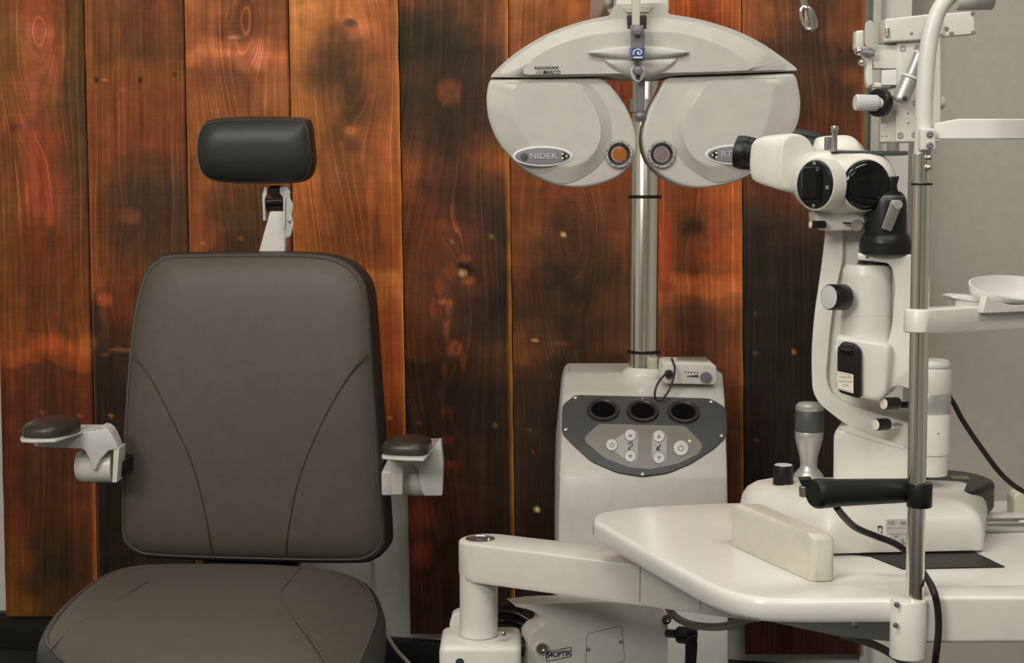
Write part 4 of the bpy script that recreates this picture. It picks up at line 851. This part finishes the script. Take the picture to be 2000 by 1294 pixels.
bpn = obj('slide_panel', slab(pb, 1.833, .012, .0025, n=nL, at=(1660, 720)), M['black'], blk, 'black side panel')
p0b = W(1660, 720, 1.833)
def PB(x, y, h=0): return PL(x, y, p0b + nL*h, nL)
rL = Vector((.907, -.42, 0))
lq = [(1635.5, 724), (1667, 731), (1667, 768), (1635.5, 759)]
obj('label', [(pillow([PB(x, y, .0002) for x, y in fil(lq, 1.5)], nL, [(0, 0), (0, .0004)]), M['bulb']),
              (merge(*[tube([PB(x, y, .0007) for x, y in q], .0003, seg=5, smooth=False) for q in ([(1638, 727.5), (1664, 733.5)], [(1638, 758), (1664, 765)])],
                     text('VARIABLE SMILE', 3.6*K(1.83), PB(1651.3, 736.5, .0007), right=rL, ext=.0001, sx=.72), text('BACKGROUND', 3.6*K(1.83), PB(1651.3, 744.5, .0007), right=rL, ext=.0001, sx=.8), text('BULB', 3.6*K(1.83), PB(1651.5, 752, .0007), right=rL, ext=.0001)), M['mid_ink'])], None, bpn, 'white label with three short lines of print')
obj('slide_handle', slab(fil([(1640, 680), (1664, 684), (1664, 692), (1640, 688)], 2), 1.829, .004, .001, n=nL), M['gloss'], bpn)
obj('slide_tab', slab(fil([(1630, 675), (1636, 676), (1636, 687), (1630, 686)], 2), 1.838, .006, .001, n=nL), M['button'], blk)
# round knobs
def knob(cx, cy, r, L, d, name='knob', ax=(-.86, -.5, .03), par=SLP, lab=None, ribs=True):
    a = Vector(ax).normalized(); o = W(cx, cy, d); k = K(d); R = r*k
    return obj(name, [(lathe([(R*.92, -L), (R, -L+.002), (R, -.0015), (R*.95, 0), (R*.88, 0)], o, a, 32), M['black']), (lathe([(R*.9, -.001), (R*.9, .0004), (R*.5, .0011), (0, .0012)], o, a, 28), M['bulb'] if r < 20 else M['bracket'])], None, par, lab)
knob(1619, 580, 25.5, .026, 1.84, lab='black focusing knob with pale face', name='focus_knob')
obj('knob_shaft', cyl(W(1655, 580, 1.862), W(1690, 584, 1.88), .009), M['black'], SLP)
knob(1726, 788, 12, .023, 1.835, lab='small black knob with pale face'); obj('knob_shaft', cyl(W(1760, 790, 1.86), W(1800, 790, 1.865), .004), M['black'], SLP)
knob(1710, 829, 12, .020, 1.85, lab='small black knob with pale face'); obj('knob_shaft', cyl(W(1742, 831, 1.868), W(1770, 831, 1.885), .0035), M['chrome'], SLP)
# mirror head
mh = lt([(46, 497), (50, 495), (50, 475), (49, 474), (49, 473), (44, 457), (41, 455)], M['black'], 'lamp_head_base', cx=1729, d=1.86)
head = lt([(40, 456), (39.5, 440), (38.5, 396), (37, 388), (31, 378), (27, 374), (0, 373)], M['black'], 'lamp_head', cx=1729, d=1.86, lab='black cylindrical lamp head')
lt([(37.5, 392), (37.2, 388.5), (33, 381), (32.5, 381)], M['slate'], 'head_ring', head, cx=1729, d=1.86)
obj('mirror_prong', slab(fil([(1727, 400), (1728, 372), (1733, 345), (1757, 344), (1755, 353), (1752, 362), (1754, 372), (1762, 380), (1762, 400)], [2, 6, 2, 2, 4, 4, 4, 4, 2]), 1.845, .022, .002), M['black'], head)
obj('tilt_tag', [(slab(fil([(1741, 391), (1757, 390), (1763, 398), (1741, 452), (1722, 446)], [3, 4, 4, 2, 2]), 1.832, .003, .0006), M['steel']), (lathe([(.0055, 0), (.0055, .003), (.0015, .0035), (0, .003)], W(1753, 399, 1.831), FR, 18), M['silver'])], None, head, 'small steel tilting lever')
# microscope head
mb = cr([(1550, 372), (1550, 345), (1560, 316), (1580, 299), (1610, 292), (1660, 291), (1705, 295), (1735, 310), (1752, 340), (1754, 375), (1740, 402), (1705, 417), (1650, 421), (1600, 417), (1570, 400)], 5)
nM = Vector((-.12, -.99, 0)).normalized()
mic = obj('microscope_body', pillow([PL(x, y, W(1650, 356, 1.865), nM) for x, y in mb], nM, [(.03, -.075), (.012, -.07), (.003, -.058), (0, -.04), (0, -.012), (.002, -.002), (.006, .005), (.012, .010), (.02, .014), (.03, .016)]), M['white'], SLP)
aD = Vector((-.83, -.56, 0)).normalized(); aO = Vector((.22, -.975, 0)).normalized()
dD = 1.846; oD = W(1593, 360, dD); kD = K(dD)
dial = obj('magnification_dial', [(lathe([(49*kD, -.022), (51*kD, -.004), (50*kD, 0)], oD, aD, 44), M['white']), (lathe([(47*kD, -.004), (47*kD, .001), (45*kD, .0035), (42*kD, .004), (0, .0045)], oD, aD, 44), M['black'])], None, mic, 'black magnification dial')
rD = Vector((.56, -.83, 0))
def DP(u, v, h): return oD + rD*(u*kD) + Vector((0, 0, 1))*(v*kD) + aD*h
gb = [DP(u, v, .004) for u, v in fil([(-24, -34), (24, -34), (24, 34), (-24, 34)], 8)]
obj('dial_grip', pillow(gb, aD, [(0, 0), (0, .004), (.002, .007), (.005, .008)]), M['gloss'], dial)
for s, u, v in (('16', 2, 41), ('25', 38, -6), ('10', 2, -41)):
    obj('lettering', text(s, 6.5*kD, DP(u, v, .0047), right=rD, ext=.0001), M['bulb'], dial)
oO = W(1691, 361, 1.845)
obj('objective', [(lathe([(52*kD, -.02), (52*kD, -.003), (50*kD, 0)], oO, aO, 48), M['white']), (lathe([(48.5*kD, -.006), (48.5*kD, .003), (46*kD, .006), (38*kD, .008), (24*kD, .010), (0, .011)], oO, aO, 48), M['gloss'])], None, mic, 'glossy black round objective cover')
for x, y in ((1557, 357), (1733, 390)): pass
nT = Vector((.42, -.90, 0)).normalized(); e_ = Vector((-.0355, .022, .004)); p0t = W(1555, 318, 1.895)
face = [PL(x, y, p0t, nT) for x, y in cr([(1522, 300), (1526, 276), (1538, 264), (1556, 261), (1574, 268), (1586, 284), (1590, 303), (1582, 330), (1566, 358), (1553, 375), (1538, 374), (1524, 366), (1520, 335)], 5)]
fc_ = sum(face, Vector())/len(face)
def tring(sc, sh): return [fc_ + (p-fc_)*sc + sh for p in face]
tubeN = obj('eyepiece_tube', loft([tring(.86, nT*.0035), tring(.93, nT*.003), tring(.98, nT*.0012), tring(1.0, -nT*.001), tring(1.0, e_*.1), tring(.90, e_*.6), tring(.84, e_*.85), tring(.78, e_*.98), tring(.68, e_*1.06)]), M['white'], mic, 'white binocular tube nearer to the viewer')
tubeF = obj('eyepiece_tube', slab(cr([(1585, 300), (1588, 276), (1598, 266), (1640, 262), (1662, 265), (1676, 278), (1682, 300), (1660, 312), (1610, 312)], 5), 1.925, .055, .008, n=(-.35, -.93, .1)), M['white'], mic, 'white binocular tube on the far side')
oE = W(1486, 303, 1.93); aE = Vector((-.93, .34, .16)).normalized(); kE = K(1.88)
obj('eyepiece', lathe([(26*kE, -.012), (30*kE, -.004), (31.5*kE, 0), (31.5*kE, .006), (30.5*kE, .0065), (31*kE, .007), (33*kE, .013), (33*kE, .0145), (32*kE, .015), (33*kE, .016), (34*kE, .024), (32*kE, .031), (24*kE, .033), (22*kE, .028), (0, .027)], oE, aE, 44), M['black'], tubeN, 'black rubber eyepiece')
oE2 = W(1590, 288, 1.965)
obj('eyepiece', lathe([(26*kE, -.012), (31*kE, 0), (33*kE, .014), (33*kE, .024), (24*kE, .03), (0, .027)], oE2, aE, 36), M['black'], tubeF, 'black rubber eyepiece mostly hidden')
obj('adjust_block', box(W(1618, 280, 1.88), (.0085, .01, .016), b=.001), M['metal_lilac'], mic)
obj('locking_pin', lathe([(.0035, W(1630, 296, 1.86).z), (.0032, W(1630, 262, 1.86).z), (.004, W(1630, 258, 1.86).z), (.0048, W(1630, 248, 1.86).z), (.0045, W(1630, 246, 1.86).z), (0, W(1630, 245, 1.86).z)], Vector((W(1630, 270, 1.86).x, 1.86, 0)), NZ, 20), M['steel'], mic, 'steel pin with flared head')
nk = obj('neck_block', slab(fil([(1592, 414), (1692, 414), (1690, 450), (1612, 451), (1606, 444), (1594, 440)], 3), 1.868, .045, .004), M['white'], mic)
obj('set_knob', [(cyl(W(1586, 438.5, 1.858), W(1612, 438.5, 1.862), .0048), M['black']), (lathe([(.0042, 0), (.0042, .0015), (0, .002)], W(1584, 438.5, 1.858), (-1, -.2, 0), 20), M['bulb'])], None, nk, 'tiny black knob with pale end')
obj('thumb_screw', [(cyl(W(1646, 435, 1.862), W(1664, 436, 1.862), .0012), M['ink']), (lathe([(.0065, 0), (.0075, .001), (.0075, .008), (.0065, .009), (0, .009)], W(1675, 440, 1.866), (-.3, -.95, 0), 24), M['taupe'])], None, nk)
# joystick and knob on the base
def lj(prof, cx, d, name, m_, par, lab=None):
    o = W(cx, 860, d); k = K(d)
    return obj(name, lathe([(r*k, W(cx, y, d).z) for r, y in prof], Vector((o.x, o.y, 0)), NZ, 36), m_, par, lab)
js = lj([(30, 932), (29, 926), (22, 918), (17, 912), (16.5, 904), (18, 890), (23, 872), (27, 855), (27.5, 842), (27, 841)], 1580, 1.945, 'joystick', M['silver'], SLP, 'tapered silver joystick')
lj([(27.2, 842), (27.5, 841), (27, 800), (26.5, 799)], 1580, 1.945, 'grip', M['slate'], js, 'dark joystick grip')
lj([(27, 800), (27.6, 799), (27, 791), (20, 785.5), (0, 784)], 1580, 1.945, 'cap', M['silver'], js)
kb = lj([(18, 950), (18, 947), (16, 946.5)], 1531, 1.88, 'speed_knob', M['copper'], SLP, 'small black knob with brass foot')
lj([(20, 946.5), (20.5, 945), (19, 910), (18, 907.5)], 1531, 1.88, 'knob_body', M['black'], kb)
lj([(18, 908), (17, 906.5), (0, 906)], 1531, 1.88, 'knob_face', M['bracket'], kb)
# black rail cover and axle
rc = [(W(1812, 937, 1.95)), ]
cz_ = Vector((0, 0, 1))
RO = [G(1800, 965, .728), G(1903, 985, .728), G(1953, 962, .728), G(1890, 938, .728), G(1815, 933, .728)]
zr = .735
RO = [Vector((W(x, y, d).x, d, zr)) for x, y, d in ((1800, 955, 1.845), (1897, 980, 1.83), (1948, 962, 1.91), (1905, 945, 1.97), (1812, 935, 2.0))]
ro = [Vector((p.x, p.y, zr)) for p in fil([(v.x, v.y) for v in RO], [.01, .012, .02, .03, .01])]
rcv = obj('rail_cover', pillow(ro, NZ, [(.002, -.036), (0, -.032), (0, -.018), (.0008, -.0175), (.0008, -.017), (0, -.0165), (0, -.004), (.002, -.001), (.005, .0005), (.009, .001)]), M['black'], SLP, 'black rail cover behind the base')
obj('plate', box((W(1872, 943, 1.93).x, 1.925, zr+.0013), (.022, .022, .0006), yaw=-.15, b=0), M['taupe'], rcv)
obj('axle', cyl(W(1900, 1026, 1.86), W(2150, 1024, 1.88), .0092), M['steel'], SLP, 'steel axle tube')
obj('rail', box((W(1990, 1060, 1.87).x, 1.885, ZT+.008), (.20, .05, .014), b=.002), M['table'], SLP)
obj('rail_bracket', slab(fil([(1980, 1015), (1980, 972), (1986, 963), (2060, 955), (2060, 1015)], 4), 1.93, .03, .003), M['cream'], SLP)

# power cable of the lamp
obj('cable', tube([W(1852, 775, 1.872), W(1862, 786, 1.875), W(1880, 820, 1.88), W(1915, 872, 1.88), W(1960, 930, 1.88), W(2005, 962, 1.9), W(2060, 975, 1.93), (W(2120, 1000, 2.0).x, 2.0, ZT+.005)], lambda t: .0048 if t < .05 else .0032), M['rubber'], None, 'black cable running down right from the slit lamp pillar', 'cable')
# cables under the table
obj('cable', tube([W(1298, 1170, 2.06), W(1306, 1188, 2.06), W(1325, 1208, 2.05), W(1360, 1221, 2.02), W(1410, 1223, 1.97), W(1450, 1212, 1.92), W(1492, 1200, 1.86), W(1520, 1192, 1.83)], .0052), M['taupe'], None, 'taupe cable looping under the table from the swing arm', 'cable')
obj('cable', tube([W(1640, 1238, 1.74), W(1672, 1247, 1.735), W(1715, 1262, 1.73), W(1760, 1290, 1.72), W(1800, 1330, 1.72), W(1830, 1400, 1.74), (W(1840, 1500, 1.78).x, 1.8, .006)], .0045), M['taupe'], None, 'taupe cable leaving the bracket under the table beside the chin rest clamp', 'cable')

# ============================================================ CHIN REST
dC = 1.55; kC = K(dC)
CR = thing('chin_rest', 'white chin rest frame with steel pole and black hand grip at the table edge', 'chin rest', W(1774, 1285, dC))
def vz(y): return W(1787, y, dC).z
cb = W(1774, 1225, dC)
obj('clamp', lathe([(34*kC, W(1774, 1282, dC).z), (36*kC, W(1774, 1280, dC).z), (36*kC, W(1774, 1172, dC).z), (34*kC, W(1774, 1169, dC).z), (18*kC, W(1774, 1168, dC).z)], Vector((cb.x, cb.y+.0, 0)), NZ, 40), M['white'], CR, 'white clamp sleeve at the table edge')
for x, y in ((1752, 1180), (1750, 1220)): obj('screw', lathe([(.003, 0), (.003, .001), (0, .0015)], W(x, y, dC-.0155), (-.5, -.85, 0), 14), M['steel'], CR)
p1, p2 = W(1786.5, 1172, dC), W(1801.5, 300, dC)
PB0 = W(2157, 603, 1.69)
pl = obj('pole', cyl(p1, p2, 18.2*kC, .0005, 40), M['chrome'], CR, 'polished steel pole')
obj('pole', cyl((PB0.x, PB0.y, ZT+.0005), (PB0.x, PB0.y, W(2157, 300, 1.69).z), 18.2*kC, .0005, 40), M['chrome'], CR)
obj('clamp', cyl((PB0.x, PB0.y, ZT+.0004), (PB0.x, PB0.y, ZT+.03), .017, .001, 36), M['white'], CR)
def onpole(y): t = (y-1172)/(300-1172); return p1.lerp(p2, t)
obj('pole_ring', lathe([(19*kC, -.0012), (21*kC, -.0008), (21*kC, .0008), (19*kC, .0012)], onpole(358), p2-p1, 32), M['black'], CR)
for y in (308, 327): obj('ball_stud', ball(onpole(y)+Vector((.0035, -.011, 0)), .0035), M['chrome'], CR)
gq = onpole(961)
obj('grip_collar', lathe([(24*kC, -.0125), (25*kC, -.0115), (25*kC, .0115), (24*kC, .0125)], gq+Vector((.003, 0, 0)), p2-p1, 36), M['black'], CR)
ga, gb2 = W(1780, 957, 1.568), W(1598, 963, 1.515)
gd = (gb2-ga); gl = gd.length; gk = K(1.55)
obj('hand_grip', lathe([(21*gk, 0), (24*gk, .004), (25*gk, gl*.3), (27*gk, gl*.8), (29*gk, gl*.93), (28.5*gk, gl*.96), (29.5*gk, gl*.97), (29*gk, gl*1.02), (24*gk, gl*1.05), (8*gk, gl*1.055), (0, gl*1.055)], ga, gd, 40), M['rubber'], CR, 'black rubber hand grip')
obj('grip_end', [(merge(slab(fil([(1561, 934), (1585, 932), (1590, 945), (1588, 952), (1566, 948)], 3), 1.52, .01, .002)), M['black']), (cyl(W(1569, 948, 1.525), W(1570, 970, 1.525), .0045), M['steel'])], None, CR)
# chin arm
PA = onpole(603); PB_ = W(2157, 603, 1.69); za = W(1790, 603, dC).z
def stad2(A, B, r, z, n=12):
    A = Vector((A.x, A.y)); B = Vector((B.x, B.y)); dv = (B-A).normalized(); pv = Vector((-dv.y, dv.x)); out = []
    for C0, s0 in ((A, 1), (B, -1)):
        for k in range(n+1):
            a = math.pi*k/n; q = C0 + pv*(r*s0*math.cos(a)) - dv*(r*s0*math.sin(a)); out.append(Vector((q.x, q.y, z)))
    return out
carm = obj('chin_arm', pillow(stad2(PA, PB_, .0155, za), NZ, [(.0015, -.0238), (0, -.0225), (0, -.0016), (.0006, -.0005), (.0016, 0)]), M['white'], CR, 'white chin arm')
# chin cup: shallow trough open to the front and top
def cup(cx, cy, d, rx=.050, ry=.030):
    o = W(cx, cy, d); n = 44; nr = 10
    def pt(k, r, t):
        f = 2*math.pi*k/n; hh = .005 + .0235*max(0, .5+.5*math.sin(f))**.7
        q = 1-(1-r)**2.2
        return o + Vector(((rx-t)*q*math.cos(f), (ry-t)*q*math.sin(f), hh*r**2.4 + (.0022*(1-r) if t else 0)))
    rings = [[pt(k, max(j/nr, .02), 0) for k in range(n)] for j in range(nr+1)] + [[pt(k, max(j/nr, .02), .0022) for k in range(n)] for j in range(nr, -1, -1)]
    bm = loft(rings); Rm = Matrix.Translation(o) @ Matrix.Rotation(math.atan(.575), 4, 'Z') @ Matrix.Translation(-o); bm.transform(Rm); return bm
cp = obj('chin_cup', cup(1975, 592, 1.616, .058, .025), M['button'], carm, 'white scooped chin cup')
obj('cup_lip', slab(fil([(1920, 612), (1922, 598), (1927, 578), (1932, 580), (1948, 589), (1975, 595), (2070, 596), (2070, 606), (1990, 609)], 3), 1.566, .008, .001, n=(.5, -.866, 0), at=(1925, 595)), M['white'], carm)
obj('cup_base', merge(slab(fil([(1866, 592), (1868, 584), (1926, 584), (2060, 590), (2060, 600), (1866, 598)], 3), 1.595, .03, .002), slab(fil([(1857, 579), (1870, 576), (2060, 586), (2060, 592), (1900, 588), (1860, 582)], 2), 1.592, .034, .001)), M['button'], carm)
# forehead band
fb_ = []
for z0 in (0, 1):
    pass
cen = [W(1812, 252, dC+.006), W(1850, 252, dC-.012), W(1900, 252, dC-.018), W(1960, 252, dC-.015), W(2040, 252, dC+.02), W(2145, 252, dC+.12)]
cen = cr(cen, 8, False); ringsF = []
for i, p in enumerate(cen):
    t = (cen[min(i+1, len(cen)-1)]-cen[max(i-1, 0)]).normalized(); nn = Vector((t.y, -t.x, 0)).normalized()
    f = min(1, i/12.0); hz = K(dC)*(11 + 8.5*f**.6) ; lift = K(dC)*(0 if i > 12 else (1-f)*-6)
    ringsF.append([p + nn*a + Vector((0, 0, b + lift)) for a, b in ((.0015, hz-.001), (.0005, hz), (-.0005, hz), (-.0015, hz-.001), (-.0015, -hz+.001), (-.0005, -hz), (.0005, -hz), (.0015, -hz+.001))])
obj('forehead_band', loft(ringsF), M['table'], CR, 'white curved forehead band')
fbk = obj('band_bracket', slab(fil([(1799, 250), (1827, 251), (1828, 293), (1798, 294)], 3), dC-.016, .02, .002), M['white'], CR)
for y in (262, 284): obj('screw', lathe([(.0035, 0), (.0035, .0006), (.0015, .0012), (0, .0002)], W(1816, y, dC-.0162), FR, 16), M['metal_lilac'], fbk)
obj('bowed_tube', tube([W(1801.5, 303, dC), W(1804, 250, dC), W(1806, 180, dC), W(1810, 120, dC), W(1817, 70, dC), W(1829, 30, dC), W(1848, 0, dC), W(1880, -24, dC), W(1930, -40, dC+.02), W(2000, -40, dC+.06), W(2060, -34, dC+.09), W(2105, -15, dC+.11), W(2132, 12, dC+.125), W(2146, 55, dC+.135), (PB0.x, PB0.y, W(2157, 120, 1.69).z), (PB0.x, PB0.y, W(2157, 200, 1.69).z), (PB0.x, PB0.y, W(2157, 303, 1.69).z)], lambda t: kC*(16.5 if t < .3 else 15.5), seg=20), M['white'], CR, 'white bowed upper tube')
obj('fixation_lamp', lathe([(.008, 0), (.0095, .002), (.0095, .036), (.0085, .038), (0, .038)], W(1868, 2, dC+.05), (1, .05, .02), 28), M['trimgrey'], CR, 'grey fixation lamp barrel')
# grip cable
obj('cable', tube([W(1634, 990, 1.545), W(1648, 1008, 1.57), W(1672, 1030, 1.61), W(1712, 1047, 1.63), W(1750, 1062, 1.63), W(1782, 1088, 1.625), W(1806, 1122, 1.575), W(1822, 1150, 1.537), W(1831, 1185, 1.535), W(1833, 1230, 1.535), W(1828, 1280, 1.537), W(1822, 1340, 1.56), (W(1800, 1420, 1.6).x, 1.62, .3), (W(1790, 1420, 1.6).x, 1.66, .006)], .0037), M['rubber'], None, 'black cable hanging from the hand grip past the steel pole', 'cable')

# ============================================================ TONOMETER
dT = 1.93
TN = thing('tonometer', 'white metal tonometer with ribbed knob and screws above the slit lamp', 'tonometer', W(1740, 300, dT))
obj('mounting_plate', slab(fil([(1624, 293.5), (1774, 294.5), (1774, 302.5), (1662, 303), (1655, 299), (1624, 299)], 1), 1.86, .045, .0008), M['slate'], TN, 'thin dark mounting plate')
obj('post', cyl(W(1744, 296, dT-.02), W(1744, 276, dT-.02), .0075), M['taupe'], TN)
tb = obj('body', merge(slab(fil([(1752, 82), (1838, 74), (1838, 276), (1750, 278)], 3), dT-.01, .05, .002), slab(fil([(1718, 278), (1720, 210), (1722, 90), (1724, 82), (1752, 80), (1752, 278)], 2), dT, .045, .002, n=(-.25, -.97, 0))), M['white'], TN)
obj('top_bar', slab(fil([(1729, 37), (1824, 26), (1826, 76), (1770, 80), (1729, 82)], 2), dT-.018, .04, .0025), M['white'], TN)
rpn = obj('side_plate', slab(fil([(1843, 26), (1902, 22), (1905, 66), (1848, 71)], 3), dT-.02, .02, .0015), M['white'], TN)
obj('cross_bar', slab(fil([(1820, 34), (1850, 32), (1850, 66), (1820, 70)], 1), dT-.006, .02, .001), M['white'], TN)
for x, y in ((1900, 26), (1901, 64), (1858, 66), (1848, 56)): obj('screw', lathe([(.0028, 0), (.0028, .001), (0, .0014)], W(x, y, dT-.0202), FR, 14), M['taupe'], rpn)
for x, y in ((1763, 94), (1791, 94), (1758, 264), (1786, 263), (1788, 200)): obj('screw', lathe([(.0038, 0), (.0038, .001), (.0015, .0012), (0, .0004)], W(x, y, dT-.0102), FR, 16), M['silver'], tb)
for x, y in ((1773, 221), (1774, 240), (1723, 240), (1732, 240), (1723, 266), (1731, 266)): obj('pinhole', ball(W(x, y, dT-.0105), .0011), M['taupe'], tb)
obj('hinge_pin', cyl(W(1733, 72, dT-.0195), W(1733, 54, dT-.0195), .0028), M['steel'], TN)
obj('pinhole', ball(W(1780, 65, dT-.018), .002), M['mid_ink'], TN)
obj('clear_paddle', slab(cr([(1690, 86), (1690, 50), (1696, 41), (1703, 41), (1708, 50), (1709, 90), (1700, 94)], 4), dT-.02, .004, .001), M['clear'], TN, 'pale translucent paddle')
obj('measuring_drum', slab(fil([(1672, 60), (1688, 58), (1688, 95), (1680, 100), (1671, 95)], 3), dT+.005, .02, .003), M['white'], TN)
obj('lever_bracket', merge(slab(fil([(1686, 92), (1700, 88), (1752, 88), (1752, 134), (1706, 134), (1704, 116), (1690, 116)], 3), dT-.008, .02, .002), slab(fil([(1690, 112), (1704, 112), (1706, 164), (1696, 170), (1692, 160)], 3), dT-.012, .012, .002), slab(fil([(1692, 160), (1740, 162), (1740, 170), (1694, 172)], 3), dT-.008, .012, .002)), M['white'], TN)
obj('white_tag', slab([(1722, 137), (1752, 135), (1752, 166), (1722, 166)], dT-.011, .004, .0006), M['button'], TN)
obj('lever_knob', merge(ball(W(1678, 100, dT-.016), .0058), ball(W(1683, 122, dT-.014), .0045)), M['chrome'], TN, 'small chrome lever ball')
obj('dark_shaft', cyl(W(1684, 101, dT-.016), W(1708, 105, dT-.02), .0045), M['metal_lilac'], TN)
ko = W(1670, 200, dT-.025); ax_ = Vector((1, .12, -.02)).normalized(); kk_ = K(dT)
rib = []
for r, h in ((13.5, 0), (15.5, .0015), (15.5, .027), (13.5, .029), (11, .030), (11, .038)):
    rib.append((r, h))
def ribbed(prof, o, ax, n=24):
    u = ax.orthogonal().normalized(); v = ax.cross(u); S = n*4
    return loft([[o + ax*h + (u*math.cos(2*math.pi*q/S)+v*math.sin(2*math.pi*q/S))*r*kk_*(1 - (.05 if q % 4 < 2 and .001 < h < .028 else 0)) for q in range(S)] for r, h in prof])
obj('ribbed_knob', ribbed(rib, ko, ax_), M['bracket'], TN, 'ribbed pale turning knob', sharp=30)
obj('knob_disc', lathe([(24*kk_, 0), (27*kk_, .002), (27*kk_, .010), (25*kk_, .012), (0, .012)], W(1712, 200, dT-.02), Vector((.75, .64, 0)), 36), M['black'], TN, 'black disc behind the ribbed knob')
obj('knob', lathe([(12*kk_, 0), (13*kk_, .002), (13*kk_, .012), (11*kk_, .0135), (0, .0138)], W(1822, 200, dT-.0), Vector((1, .1, 0)), 28), M['grey_white'], TN)
rA, rB, rC = W(1757, 199, dT-.034), W(1779, 148, dT-.034), W(1797, 104, dT-.034)
obj('tension_rod', [(merge(cyl(rA, rA.lerp(rB, .95), .0105, .003), cyl(rB, rC, .0075, .001)), M['silver']), (merge(lathe([(.0108, 0), (.0112, .001), (.0108, .003)], rA.lerp(rB, .9), rB-rA, 24), lathe([(.0078, 0), (.0085, .0012), (.0078, .0025)], rC.lerp(rB, .05), rC-rB, 24)), M['button']), (cyl(rC, W(1812, 40, dT-.034), .003), M['mid_ink'])], None, TN, 'silver spring rod set at a slant')
obj('grip_rim', ball(W(1767, 192, dT-.044), .003), M['ink'], TN)
